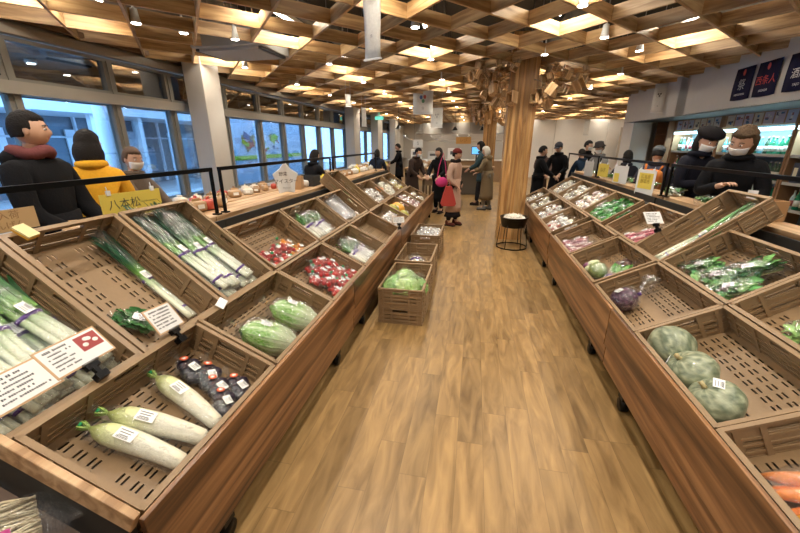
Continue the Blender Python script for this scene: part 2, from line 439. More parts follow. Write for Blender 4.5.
# ducts, air conditioners and lamps above the lattice
def services():
    g = (0.17, 0.165, 0.155)
    for k, (x, r) in enumerate(((-3.2, 0.16), (1.7, 0.20))):
        b = MB(); b.tube([(x, y, 3.95) for y in range(-2, 26, 2)], r, g, 14)
        for y in range(-1, 25, 3): b.tube([(x, y, 3.95), (x, y+.06, 3.95)], r*1.08, (0.25, 0.245, 0.235), 14)
        o = b.build('ventilation_duct', M_PAINT)
        tag(o, ('grey round duct above the lattice on the window side', 'wider grey round duct above the lattice on the bottle shelf side')[k], 'duct')
    locs = [((-3.28, 5.2), (1.0, 0.8), 'flat grey air conditioner in the lattice beside the near window column'),
            ((-1.75, 3.55), (1.0, 0.30), 'narrow air conditioner grille above the lattice left of the hanging banner'),
            ((-0.15, 4.1), (0.8, 0.8), 'square ceiling air conditioner above the middle of the aisle')]
    for (x, y), (w, d), l in locs:
        t = empty('air_conditioner', l, 'air conditioner', loc=(x, y, 2.87 if x < -3 else 3.18))
        b = MB(); b.box((0, 0, 0.13), (w, d, 0.22), (0.40, 0.40, 0.38)); b.build('casing', M_PAINT, t, 0.01)
        b = MB(); b.box((0, 0, 0.0), (w*.86, d*.8, 0.03), (0.36, 0.355, 0.34)); b.build('panel', M_PAINT, t)
        b = MB()
        for s in (-1, 1): b.box((s*w*.46, 0, 0.005), (0.045, d*.8, 0.03), (0.02, 0.02, 0.02))
        b.build('air_slot', M_PAINT, t)
        b = MB()
        for sx in (-1, 1):
            for sy in (-1, 1): b.tube([(sx*w*.4, sy*d*.4, .24), (sx*w*.4, sy*d*.4, 1.43 if x < -3 else 1.12)], .008, (0.3, 0.3, 0.3), 6)
        b.build('hanging_rod', M_METAL, t)
services()

def lights():
    first = None; n = 0
    for xi, x in enumerate(LIT_COLUMNS):
        for k in range(-1, 9):
            y = 0.3 + 2.88*k + (1.44 if xi % 2 else 0)
            if y < -2.4 or y > 25 or (x > 4 and y < 12.6): continue
            if first is None:
                t = empty('tube_lamp', None, 'lamp', 'lit tube lamps above the lattice', (x, y, 3.16))
                b = MB(); b.box((0, 0, 0.03), (0.07, 1.5, 0.05), (0.7, 0.7, 0.68)); b.build('housing', M_PAINT, t)
                b = MB(); b.tube([(0, -.70, -.015), (0, .70, -.015)], 0.016, (1, 1, 1), 10); b.build('tube', M_TUBE, t)
                b = MB()
                for s in (-.6, .6): b.tube([(0, s, .05), (0, s, 1.14)], .006, (0.3, 0.3, 0.3), 6)
                b.build('hanging_rod', M_METAL, t)
                first = t
            else: t = dup(first); t.location = (x, y, 3.16)
            t['label'] = 'lit tube lamp glowing above the wooden ceiling lattice'
            ld = bpy.data.lights.new('tube_light', 'AREA'); ld.shape = 'RECTANGLE'; ld.size = 0.06; ld.size_y = 1.4
            ld.energy = TUBE_W * (1.0 if y < 9 else 0.75); ld.color = (1.0, 0.90, 0.74)
            lo = bpy.data.objects.new('tube_light', ld); COL.objects.link(lo); lo.location = (x, y, 3.12)
    # spotlights
    seen = {(-3.62, 3.83): 'white spotlight nearest the upper left window', (-3.40, 4.25): 'white spotlight right of the one nearest the left window',
            (-2.98, 4.60): 'white spotlight just right of the flat grey air conditioner', (1.43, 5.40): 'bright white spotlight just right of the wooden pillar top',
            (2.12, 6.22): 'bright glowing spotlight hanging right of the pillar, lower one', (-0.74, 4.55): 'spotlight above the aisle between banner and pillar'}
    spots = list(seen) + []
    for x in (-3.9, -2.4, -0.76, 0.88, 2.52):
        for y in (0.35, 2.25, 4.2, 6.2, 8.1, 10.0, 12.0, 14.0, 16.5, 19.0, 22.0):
            if any(math.hypot(x-a, y-b) < 0.9 for a, b in seen): continue
            spots.append((x, y))
    proto = None
    for i, (x, y) in enumerate(spots):
        x = x if (x, y) in seen else x
        tx = 0.25 if x < -1.5 else (-0.25 if x > 1.5 else (-.35 if x < 0 else .35))
        if proto is None:
            proto = t = empty('spotlight', None, 'spotlight', loc=(x, y, 2.985))
            b = MB(); b.box((0, 0, 0.14), (0.05, 0.10, 0.05), (0.8, 0.8, 0.78)); b.tube([(0, 0, .12), (0, 0, .02)], .012, (0.75, 0.75, 0.73), 8)
            b.tube([(0, 0, .16), (0, 0, 1.315)], .006, (0.3, 0.3, 0.3), 6); b.build('mount', M_PAINT, t)
            b = MB(); b.M = RY(0.0)
            b.lathe([(0.012, 0.06), (0.034, 0.05), (0.038, 0.0), (0.05, -0.075), (0.05, -0.085), (0.046, -0.085), (0.044, -0.07)], cols=(0.82, 0.82, 0.8), n=16); b.build('lamp_head', M_PAINT, t)
            b = MB(); b.lathe([(0.043, -0.088), (0.043, -0.076)], cols=(1, 1, 1), n=16); b.build('lens', M_BULB, t)
        else:
            t = dup(proto); t.location = (x, y, 2.985)
        if (x, y) in seen: t['label'] = seen[(x, y)]
        else:
            t['group'] = 'small white spotlights under the lattice'; t['label'] = 'small white spotlight hanging among the slats of the ceiling lattice'
        ld = bpy.data.lights.new('spot_light', 'SPOT'); ld.energy = SPOT_W * (1.0 if y < 7.5 else 0.45); ld.spot_size = R(104); ld.spot_blend = 0.5; ld.shadow_soft_size = 0.045
        ld.color = (1.0, 0.93, 0.83)
        lo = bpy.data.objects.new('spot_light', ld); COL.objects.link(lo); lo.location = (x, y, 2.885); lo.rotation_euler = (0, tx * -0.4, 0)
lights()

def outside():
    b = MB(); b.box((-13.0, 12, -0.06), (15.7, 44, 0.1), (0.45, 0.45, 0.45)); o = struct(b.build('terrace_ground', M_PAINT))
    # canopy over the terrace
    b = MB(); b.box((-6.2, 11, 2.93), (2.0, 34, 0.1), (0.07, 0.055, 0.045)); b.box((-7.2, 11, 2.68), (0.12, 34, 0.58), (0.07, 0.055, 0.045))
    tag(b.build('terrace_canopy', M_PAINT), 'dark brown canopy outside along the top of the glass wall', 'canopy')
    for k, y in enumerate((1.0, 3.3, 4.9, 6.3, 8.4, 10.6, 13.0)):
        t = empty('canopy_lamp', 'small round lamp lit under the dark outdoor canopy', 'lamp', 'lamps under the outdoor canopy', (-6.6, y, 2.878))
        b = MB(); b.lathe([(0.07, 0), (0.07, -0.05), (0.055, -0.055)], cols=(.8, .8, .8), n=12); b.build('housing', M_PAINT, t)
        b = MB(); b.lathe([(0.05, -0.06), (0.05, -0.05)], cols=(1, 1, 1), n=12); b.build('lens', M_BULB, t)
    # building across the yard
    t = empty('opposite_building', 'pale building across the yard with glass front and columns', 'building', loc=(-13.0, 6, 0))
    b = MB(); b.box((-1.5, 3.5, 3.05), (5.2, 25, 0.95), (0.62, 0.66, 0.7)); b.build('fascia', M_PAINT, t)
    b = MB()
    b.box((-1.4, 3.5, 1.3), (0.1, 25, 2.6), (0.14, 0.17, 0.2))
    b.build('glass_front', M_GLASSB, t)
    for k in range(20):
        b = MB(); b.box((-1.25, -8 + k*1.22, 1.5), (0.10, 0.07, 2.9), (0.75, 0.80, 0.86)); b.build('mullion', M_PAINT, t)
    b = MB(); b.box((-1.24, 3.5, 1.9), (0.10, 25, 0.07), (0.7, 0.75, 0.8)); b.build('transom', M_PAINT, t)
    for k in range(14):
        b = MB(); b.box((0.9, -8 + k*1.75, 1.3), (0.16, 0.16, 2.6), (0.7, 0.73, 0.76)); b.build('column', M_PAINT, t)
    b = MB()
    for k in range(9):
        b.box((-1.3, -6.2 + k*2.3, 1.35), (0.06, 0.5, 1.6), (0.92, 0.95, 1.0))
        b.box((-1.3, -5.4 + k*2.3, 1.0), (0.06, 0.6, 1.0), (0.30, 0.34, 0.4))
    b.build('bright_window', M_PAINT, t)
    # mural wall
    t = empty('mural_wall', 'outdoor wall with a colourful picture and a yellow green stripe', 'wall', loc=(-9.4, 15.6, 0))
    b = MB(); b.box((0, 0, 1.3), (0.15, 7.5, 2.6), (0.55, 0.66, 0.8)); b.build('wall_panel', M_PAINT, t)
    b = MB(); b.box((0.09, 0.2, 1.12), (0.03, 7.0, 0.16), (0.45, 0.62, 0.04)); b.build('stripe', M_PAINT, t)
    b = MB(); rnd = random.Random(3)
    for k in range(26):
        b.box((0.09 + k*.0008, -1.1 + rnd.random()*2.6 - .4, 1.48 + rnd.random()*.55), (0.02, 0.3+rnd.random()*.3, 0.1+rnd.random()*.2),
              rnd.choice([(0.6, 0.05, 0.06), (0.08, 0.12, 0.3), (0.75, 0.75, 0.8), (0.3, 0.25, 0.1), (0.45, 0.6, 0.05)]), Matrix.Rotation(rnd.random()*2-1, 3, 'X'))
    b.build('picture', M_PAINT, t)
    for k, y in enumerate((7.2, 9.2, 11.0, 13.4, 19.2)):
        b = MB(); b.lathe([(0.17, 0), (0.15, 0.02), (0.13, 2.7)], c=(-8.2, y, 0), cols=(0.60, 0.66, 0.74), n=18)
        tag(b.build('outdoor_post', M_PAINT), 'round pale blue post standing in the yard outside', 'post', 'round posts in the yard outside')
    t = empty('outdoor_bench', 'long low pale bench outside the far windows', 'bench', loc=(-7.6, 8.2, 0))
    b = MB(); b.box((0, 0, 0.42), (0.5, 3.4, 0.08), (0.8, 0.8, 0.8)); b.build('seat', M_PAINT, t)
    b = MB()
    for s in (-1.4, 0, 1.4): b.box((0, s, 0.19), (0.4, 0.1, 0.38), (0.5, 0.5, 0.5))
    b.build('leg', M_PAINT, t)
outside()

# ------------------------------------------------------------------ display stands
def stand(side, y0, y1, label):
    s = -1 if side == 'L' else 1
    xf = 0.97 if side == 'L' else 1.04
    yc = (y0+y1)/2; L = y1-y0-0.006
    t = empty('display_stand', label, 'display stand', 'wooden produce stands along the aisle', (s*xf, yc, 0))
    b = MB(); b.box((-s*0.012, 0, 0.435), (0.022, L, 0.29)); b.build('front_board', M_BOARD, t, 0.003)
    b = MB(); b.box((s*0.004, 0, 0.21), (0.02, L, 0.152)); b.build('lower_board', M_BOARD, t, 0.003)
    # sloping decks under the two rows of crates; near-black stands in for slot shade
    b = MB()
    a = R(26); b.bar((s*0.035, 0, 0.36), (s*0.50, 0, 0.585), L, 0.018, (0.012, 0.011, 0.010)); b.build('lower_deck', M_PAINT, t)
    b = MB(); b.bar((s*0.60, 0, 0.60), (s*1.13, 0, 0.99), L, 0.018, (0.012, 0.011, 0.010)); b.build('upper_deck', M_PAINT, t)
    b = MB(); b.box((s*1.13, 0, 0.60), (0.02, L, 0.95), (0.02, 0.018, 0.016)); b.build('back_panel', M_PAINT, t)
    lw = 0.40 if side == 'L' else 0.24; lx = s*(1.20+lw/2)
    b = MB(); b.box((lx, 0, 1.075), (lw, L, 0.045)); b.build('ledge', M_LEDGE, t, 0.004)
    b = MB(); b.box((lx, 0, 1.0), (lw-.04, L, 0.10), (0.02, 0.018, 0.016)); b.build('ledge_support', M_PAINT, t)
    for sy in (-1, 1):
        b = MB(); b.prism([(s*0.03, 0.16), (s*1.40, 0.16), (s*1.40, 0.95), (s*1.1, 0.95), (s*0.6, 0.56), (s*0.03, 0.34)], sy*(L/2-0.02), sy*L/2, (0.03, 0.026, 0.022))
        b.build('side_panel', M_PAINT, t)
        for dx in (0.03, 1.3):
            b = MB(); b.box((s*dx, sy*(L/2-0.35), 0.125), (0.05, 0.07, 0.07), (0.015, 0.015, 0.015))
            b.tube([(s*dx-0.02, sy*(L/2-0.35), 0.046), (s*dx+0.02, sy*(L/2-0.35), 0.046)], 0.046, (0.012, 0.012, 0.012), 16)
            b.build('caster', M_METAL, t)
    return t
for (y0, y1), l in zip(((0.64, 2.735), (2.735, 4.83), (4.83, 6.93), (6.93, 8.95)),
                       ('nearest wooden stand on the window side, under daikon and napa cabbages', 'wooden stand on the window side under tomatoes and white radishes',
                        'wooden stand on the window side under the orange pumpkins', 'farthest wooden stand on the window side under the shallots')):
    stand('L', y0, y1, l)
for (y0, y1), l in zip(((0.35, 2.6), (2.6, 4.9), (4.93, 7.0), (7.0, 9.1)),
                       ('wooden stand right of the aisle under the green pumpkins', 'wooden stand right of the aisle under the sweet potatoes',
                        'wooden stand just in front of the pillar right of the aisle', 'farthest wooden stand right of the aisle behind the pillar')):
    stand('R', y0, y1, l)

# ------------------------------------------------------------------ crates
HC = 0.17
CT = (0.275, 0.178, 0.094)
def crate_proto():
    t = empty('plastic_crate')
    L, W, tk = 0.82, 0.49, 0.008
    # slotted base
    b = MB(); xb = [-L/2]; xs = set(); yb = [-W/2]; ys = set()
    for k in range(12):
        x = -0.345 + k*0.0625 - (0.0 if k < 6 else 0.0)
        xb += [x - 0.019, x + 0.019]; xs.add(len(xb)-2)
    xb.append(L/2)
    for k in range(7):
        y = -0.185 + k*0.0617
        for d in (-0.0105, 0.0105):
            yb += [y+d-0.0042, y+d+0.0042]; ys.add(len(yb)-2)
    yb.append(W/2)
    mid = lambda i: 0.0
    def hole(i, j):
        if i not in xs or j not in ys: return False
        k = sorted(xs).index(i)
        q = sorted(ys).index(j)//2
        return not (k in (5, 6) and False) and q != 3
    b.plate(xb, yb, 0.006, hole, CT)
    b.build('base', M_PLASTIC, t)
    def wall(name, length, M, handle):
        b = MB(); z0, z1 = 0.0, HC - 0.004
        h = 0.055 if handle else 0.04
        xb = [-length/2, -length*0.40, -length*0.36, -length*0.2, -h*1.5, h*1.5, length*0.2, length*0.36, length*0.40, length/2]
        zb = [z0, 0.042, 0.050, 0.080, 0.088, HC-0.056, HC-0.032, z1]
        def hole(i, j):
            if j == 5: return i == 4
            if j in (1,): return i in (2, 3, 4, 5, 6)
            if j in (3,): return i in (2, 3, 5, 6)
            return False
        b.plate(xb, zb, tk*0.6, hole, CT)
        # ribs, both faces
        for z, hgt in ((0.030, 0.010), (0.067, 0.007), (0.100, 0.012)):
            b.box((0, z, -0.003), (length-0.03, hgt, 0.006), CT); b.box((0, z, tk*0.6+0.004), (length-0.03, hgt, 0.008), CT)
        for x in (-0.40, -0.2, 0.2, 0.40):
            b.box((x*length, HC/2, -0.004), (0.022, HC-0.01, 0.008), CT); b.box((x*length, HC/2, tk*0.6+0.005), (0.014, HC-0.01, 0.010), CT)
        b.box((0, HC-0.006, 0.001), (length, 0.012, 0.022), CT)
        b.box((0, HC-0.026, 0.0095), (length-0.01, 0.004, 0.012), CT)
        b.box((0, 0.006, 0.004), (length, 0.010, 0.014), CT)
        b.M = Matrix.Identity(4)
        o = b.build(name, M_PLASTIC, t)
        o.matrix_basis = M
    X90 = RX(PI/2)
    wall('long_wall', L, T(0, -W/2+0.009, 0) @ X90, False)
    wall('long_wall', L, T(0, W/2-0.009, 0) @ RZ(PI) @ X90, False)
    wall('short_wall', W-0.014, T(-L/2+0.009, 0, 0) @ RZ(-PI/2) @ X90, True)
    wall('short_wall', W-0.014, T(L/2-0.009, 0, 0) @ RZ(PI/2) @ X90, True)
    return t
CR0 = crate_proto(); CR_USED = [False]
def frame(side, x0, z0, ang, slant, yc, rot=0):
    s = -1 if side == 'L' else 1
    a = R(ang); c, n_ = math.cos(a), math.sin(a)
    ey = V(s*c, 0, n_); n = V(-s*n_, 0, c); ex = ey.cross(n)
    O = V(s*x0, yc, z0) + ey*slant/2 - n*HC
    if rot: ex, ey = ey, -ex
    m = Matrix.Identity(4)
    for i in range(3): m[i][0] = ex[i]; m[i][1] = ey[i]; m[i][2] = n[i]; m[i][3] = O[i]
    return m
def crate(m, label, group=None, scale=(1, 1, 1)):
    if not CR_USED[0]: c = CR0; CR_USED[0] = True
    else: c = dup(CR0)
    c.matrix_basis = m @ S(*scale)
    tag(c, label, 'crate', group)
    return m
LF = lambda y: frame('L', .97, .58, 26, .50, y)
LB = lambda y: frame('L', 1.43, .80, 36, .50, y)
LR = lambda y: frame('L', 1.43, .80, 39, .80, y, 1)
RF = lambda y: frame('R', 1.04, .58, 27, .50, y)
RB = lambda y: frame('R', 1.49, .81, 34, .50, y)
RR = lambda y: frame('R', 1.49, .81, 40, .80, y, 1)
G = 'slatted tan crates on the sloping stands'
kL0 = crate(LF(1.08), 'tan crate holding three daikon and dark bags, nearest on the window side')
kL1 = crate(LF(1.92), 'tan crate holding two wrapped napa cabbages')
kL2 = crate(LF(2.75), 'tan crate full of small red tomato bags')
kL3 = crate(LF(3.59), 'tan crate of white radishes with green tops, lower row by the aisle')
kL4 = crate(LF(4.43), 'empty tan crate with a tilted card, lower row by the aisle')
kL5 = crate(LF(5.26), 'tan crate of small white bagged bulbs before the orange pumpkins')
kL6 = crate(LF(6.08), 'tan crate holding orange and green pumpkins')
kL7 = crate(LF(6.92), 'tan crate heaped with pink shallots')
kL8 = crate(LF(7.76), 'nearly empty tan crate at the far end past the shallots')
kA = crate(LR(.89), 'long tilted tan crate full of bagged leeks behind two paper cards', scale=(1, 1.14, 1))
kB = crate(LR(1.465), 'long tilted tan crate, mostly empty, below the yellow sign', scale=(1, 1.14, 1))
kC = crate(LR(2.04), 'long tilted tan crate packed with dark green leeks', scale=(1, 1.1, 1))
kD = crate(LB(2.77), 'tan crate of cherry tomato bags, upper row beside the leeks')
kE = crate(LB(3.62), 'tan crate of white radish bundle beneath the star sign')
kF = crate(LB(4.47), 'tan crate with a clear plastic tray, upper row window side')
kG = crate(LR(5.2), 'long steep tan crate with a few leeks past the clear tray', scale=(1, 1.0, 1))
kH = crate(LB(5.92), 'tan crate of white garlic bags, upper row window side')
kI = crate(LB(6.76), 'tan crate of orange and white bags, upper row window side')
kJ = crate(LB(7.6), 'tan crate of yellow and cream packets at the far upper end')
kR0 = crate(RF(1.02), 'tan crate with bagged carrots, nearest on the right side')
kR1 = crate(RF(1.85), 'tan crate holding three pale green pumpkins')
kR2 = crate(RF(2.68), 'tan crate with one purple cabbage bag')
kR3 = crate(RF(3.54), 'tan crate with green melon and wrapped bundles')
kR4 = crate(RF(4.40), 'tan crate of bagged sweet potatoes')
kR5 = crate(T(0, 0, .0) @ RF(5.42), 'tan crate of red and white packets in front of the pillar')
kR6 = crate(RF(6.26), 'tan crate of mixed packets just past the red and white ones')
kR7 = crate(RF(7.10), 'tan crate of cream coloured bags right beside the pillar')
kR8 = crate(RF(7.94), 'tan crate of pale packets behind the pillar')
kB0 = crate(RB(1.85), 'tan crate with a small green bag at the right picture edge')
kB1 = crate(RB(2.68), 'tan crate with four bags of spinach')
kB2 = crate(RR(3.34), 'long tilted tan crate with a single leek bundle, right side')
kB3 = crate(RB(4.02), 'tan crate of red radishes with a white price card')
kB4 = crate(RB(5.00), 'tan crate full of bright green leafy bags')
kB5 = crate(RB(5.84), 'tan crate of pinkish bags behind the green leafy bags')
kB6 = crate(RB(6.68), 'tan crate of white bags, upper row right side')
kB7 = crate(RB(7.52), 'tan crate of pale bags at the far upper end, right side')
kB8 = crate(RB(1.01), 'tan crate beside the near carrots, upper row right side')
# floor crates
def flat(x, y, z, rz=PI/2): return T(x, y, z) @ RZ(rz)
kF1 = flat(-0.63, 3.56, 0.0); crate(kF1 @ T(0, 0, 0), 'lower tan crate on the floor under the green cabbages', scale=(1, .90, 1.08))
kF1t = flat(-0.63, 3.56, 0.186); crate(kF1t, 'top tan floor crate filled with green cabbages', scale=(1, .90, 1.08))
kF2 = flat(-0.66, 4.46, 0.0); crate(kF2, 'lower tan crate on the floor behind the cabbage crates', scale=(1, .90, 1.08))
kF2t = flat(-0.66, 4.46, 0.186); crate(kF2t, 'top tan floor crate holding a few white radishes', scale=(1, .90, 1.08))
kF3 = flat(-0.68, 5.75, 0.0); crate(kF3, 'lower tan crate on the floor under the garlic', scale=(1, .90, 1.08))
kF3t = flat(-0.68, 5.75, 0.186); crate(kF3t, 'top tan floor crate heaped with small garlic nets', scale=(1, .90, 1.08))

# ------------------------------------------------------------------ produce
WHITE = (0.80, 0.78, 0.68)
def put(o, m, u, v, w, rz=0.0, rx=0.0, ry=0.0, s=1.0):
    if o.name not in USED and o in PROTOS: USED.add(o.name)
    o.matrix_basis = m @ T(u, v, w) @ RZ(rz) @ RX(rx) @ RY(ry) @ S(s)
    return o
PROTOS = []; USED = set()
def inst(proto, m, u, v, w, label, group=None, rz=0.0, rx=0.0, ry=0.0, s=1.0):
    """first call places the source itself, later calls copy it"""
    if proto.name in USED: o = dup(proto)
    else: USED.add(proto.name); o = proto
    o.matrix_basis = m @ T(u, v, w) @ RZ(rz) @ RX(rx) @ RY(ry) @ S(s)
    o['label'] = label
    if group: o['group'] = group
    elif 'group' in o: del o['group']
    return o
def film(parent, pts, radii, n=14, flat=0.8, seed=0, name='plastic_film'):
    rnd = random.Random(seed)
    b = MB(); P = []; Rr = []
    for i in range(len(pts)-1):
        for k in range(4):
            f = k/4; P.append(Vector(pts[i]).lerp(Vector(pts[i+1]), f)); Rr.append((radii[i]*(1-f)+radii[i+1]*f))
    P.append(Vector(pts[-1])); Rr.append(radii[-1])
    st = random.getstate(); random.seed(seed); b.tube(P, Rr, (1, 1, 1), n, False, flat, jitter=0.22); random.setstate(st)
    return b.build(name, M_FILM, parent)
def sticker(parent, M, w=0.05, h=0.035, name='price_sticker'):
    b = MB(); b.box((0, 0, 0), (w, h, 0.0015), (0.86, 0.86, 0.85))
    for k in range(3): b.box((-w*.05, h*(.28-.22*k), 0.001), (w*(.7-.1*k), h*.06, 0.001), (0.12, 0.12, 0.12))
    for k in range(9): b.box((-w*.36+k*w*.075, -h*.33, 0.001), (w*.025*(1+k % 2), h*.2, 0.001), (0.05, 0.05, 0.05))
    o = b.build(name, M_PAPER, parent); o.matrix_basis = M; return o

def daikon():
    t = empty('daikon', None, 'radish')
    b = MB(); n = 12; pts = []; rr = []; cc = []
    for i in range(n+1):
        f = i/n; pts.append((-.20 + .40*f, 0.012*math.sin(3*f), 0.0))
        r = 0.043*(math.sin(min(1, f*4.2)*PI/2)**.6)*(1-0.28*max(0, (f-.45)/.55)) if f < .93 else 0.043*.72*(1-(f-.93)/.075*.85)
        rr.append(max(r, .004)); g = max(0, 1-f*2.1)
        cc.append((0.50*g+0.80*(1-g), 0.55*g+0.76*(1-g), 0.12*g+0.60*(1-g)))
    b.tube(pts, rr, cc, 18); b.build('root', M_VEG, t)
    b = MB()
    for k in range(5):
        a = k*1.3; b.tube([(-.195, 0, 0), (-.215, .012*math.cos(a), .01*math.sin(a)), (-.235, .02*math.cos(a), .015*math.sin(a))], [.006, .005, .003], (.35, .5, .12), 6)
    b.build('cut_stalk', M_VEG, t)
    film(t, [(-.262, 0, .006), (-.238, 0, .002), (-.225, 0, 0), (-.19, 0, 0), (-.1, 0, 0), (.1, 0, 0), (.2, 0, -.005), (.225, 0, -.01)], [.03, .013, .009, .042, .051, .048, .036, .01], seed=2)
    b = MB(); b.tube([(-.237, 0, .002), (-.228, 0, .001)], .012, (.02, .35, .12), 8); b.build('green_tape', M_PAPER, t)
    sticker(t, T(-.06, 0, .0445), .07, .05)
    return t
D0 = daikon(); P2 = PI
def ang(u0, v0, u1, v1): return math.atan2(v1-v0, u1-u0)
for (a, b_), l in zip((((-.215, .15), (-.165, -.21)), ((-.135, .16), (-.035, -.21)), ((.10, .14), (.05, -.18))),
                     ('daikon nearest the camera with a green tape tie', 'middle daikon with a white price sticker', 'daikon beside the black bags')):
    r = ang(a[0], a[1], b_[0], b_[1]); inst(D0, kL0, (a[0]+b_[0])/2, (a[1]+b_[1])/2, .055, l, rz=r, s=1.0 if l[0] != 'm' else 1.03)

def round_thing(name, cat, r, col, col2=None, lobes=0, squash=.8, bagged=True, mat=None, seed=0, leafy=False, pointed=False):
    t = empty(name, None, cat)
    def fn(d, th, ph): 
        k = 1 + (0.035*abs(math.sin(lobes*ph/2)) * math.sin(th) if lobes else 0) - 0.12*math.exp(-(th*3.2)**2)
        return k*(1 - (.30*max(0, d.z)**1.2*math.sin(th)**.0 if pointed else 0)) + 0.02*noise.noise(d*3 + V(seed, 0, 0))
    c2 = col2 or col
    def cf(d, th, ph):
        k = noise.noise(d*4 + V(seed*3, 0, 0))
        f = max(0, min(1, 0.5 + 1.1*k)) if not lobes else max(0, min(1, (abs(math.cos(lobes*ph/2+k*1.2))**8)*.55 + .25 + .9*k + .5*noise.noise(d*11)))
        return tuple(col[i]*(1-f)+c2[i]*f for i in range(3))
    b = MB(); b.ball((0, 0, 0), (r, r, r*squash), nu=48, nv=24, fn=fn, colfn=cf); b.build('flesh' if not leafy else 'head', mat or M_VEG, t)
    return t
def pumpkin(name, r, col, col2, seed, bag=True, long=False):
    t = round_thing(name, 'pumpkin', r, col, col2, 11, .80 if not long else 1.22, seed=seed, pointed=long)
    b = MB(); b.tube([(0, 0, r*.66), (.004, 0, r*.80), (.012, .004, r*.95)], [.017, .011, .013], (0.42, 0.34, 0.16), 9, jitter=.1); b.build('stem', M_VEG, t)
    sticker(t, T(r*.12, -r*.50, r*.74) @ RX(R(35)), .062, .045) if not long else sticker(t, T(r*.62, -.1*r, r*.62) @ RY(R(62)), .062, .045)
    return t
GP1, GP2 = (0.12, 0.155, 0.095), (0.40, 0.43, 0.29)
pu = pumpkin('green_pumpkin', .122, GP1, GP2, 1)
pl_ = pumpkin('green_pumpkin', .116, GP1, GP2, 8, long=True)
b = MB(); b.tube([(0, 0, 0), (0, 0, 0.001)], .001); 
inst(pl_, kR1, -.27, -.115, .115, 'pale green pumpkin farthest back with a pointed stem end', rx=R(78), rz=R(-112), s=1.0)
inst(pu, kR1, -.04, -.135, .09, 'middle pale green pumpkin with light stripes', rz=R(-40), rx=R(18), s=1.0)
inst(pu, kR1, .185, -.145, .085, 'pale green pumpkin at the near end with crumpled film', rz=R(150), rx=R(-14), s=.95)
op = pumpkin('orange_pumpkin', .115, (0.75, 0.32, 0.03), (0.85, 0.45, 0.08), 4)
inst(op, kL6, .02, .03, .10, 'bright orange pumpkin between the green one and the shallots')
gp = pumpkin('green_pumpkin', .105, (0.26, 0.30, 0.05), (0.50, 0.42, 0.10), 6)
inst(gp, kL6, -.2, .07, .09, 'yellow green pumpkin left of the orange pumpkin')
inst(gp, kL6, -.1, -.12, .08, 'small yellow green pumpkin in front of the orange pumpkin', s=.8)

def crumple_bag(name, cat, L, W, H, fillcol, fillmat, tail=True, seed=0, n_fill=7, stick=True, fillr=None, fillname='contents'):
    """a soft bag lying along x with lumps inside"""
    rnd = random.Random(seed); t = empty(name, None, cat)
    for k in range(n_fill):
        b = MB(); c = rnd.choice(fillcol); r = (fillr or W*.32)*(.85+.3*rnd.random())
        x = (rnd.random()-.5)*(L*.62); y = (rnd.random()-.5)*W*.62; z = r*.8 + (rnd.random()*H*.35)
        b.ball((x, y, z), (r, r, r*.9), c, 14, 8, fn=lambda d, th, ph: 1+.06*noise.noise(d*3)); b.build(fillname, fillmat, t)
    pts = [(-L*.5, 0, H*.35), (-L*.46, 0, H*.45), (-L*.2, 0, H*.5), (L*.2, 0, H*.5), (L*.45, 0, H*.42)]
    rad = [.01, W*.42, W*.55, W*.55, W*.3]
    if tail: pts += [(L*.56, 0, H*.6), (L*.62, 0, H*.7), (L*.82, .01, H*.9)]; rad += [.011, .009, W*.28]
    else: pts += [(L*.5, 0, H*.3)]; rad += [.01]
    film(t, pts, rad, 14, .62, seed)
    if stick: sticker(t, T(-L*.05, 0, H*.5+W*.36) @ RX(R(rnd.uniform(-10, 10))), .05, .036)
    return t
def spread(proto, m, spots, labels, group=None, wz=0.0, rnd=random.Random(5)):
    for i, q in enumerate(spots):
        lab = labels[i] if isinstance(labels, (list, tuple)) else labels
        inst(proto[i % len(proto)] if isinstance(proto, list) else proto, m, q[0], q[1], (q[2] if len(q) > 2 else .01)+wz, lab, group, rz=q[3] if len(q) > 3 else rnd.uniform(-PI, PI), s=q[4] if len(q) > 4 else rnd.uniform(.93, 1.05))

# dark aubergine bags
eb = crumple_bag('aubergine_bag', 'vegetable bag', .17, .115, .07, [(0.012, 0.008, 0.018), (0.02, 0.012, 0.03)], M_VEG, seed=3, n_fill=14, fillr=.029, fillname='aubergine')
b = MB(); b.lathe([(.019, 0), (.019, .002)], cols=(0.75, 0.12, 0.04), n=16); b.lathe([(.010, .002), (.010, .003)], cols=(.85, .8, .75), n=12)
o = b.build('round_red_sticker', M_PAPER, eb); o.matrix_basis = T(.055, .01, .085) @ RY(R(20))
spread(eb, kL0, [(.235, .09, .01, R(80), 1.0), (.25, -.005, .012, R(50), 1.0), (.215, -.085, .012, R(75), 1.0), (.28, -.155, .012, R(70), 1.0), (.165, -.155, .012, R(60), .95)],
       ['dark aubergine bag nearest the upper rim of the daikon crate', 'second dark aubergine bag with a round red sticker', 'third dark aubergine bag in the middle of the heap',
        'dark aubergine bag against the front rim of the daikon crate', 'dark aubergine bag lowest in the heap beside the daikon tip'])

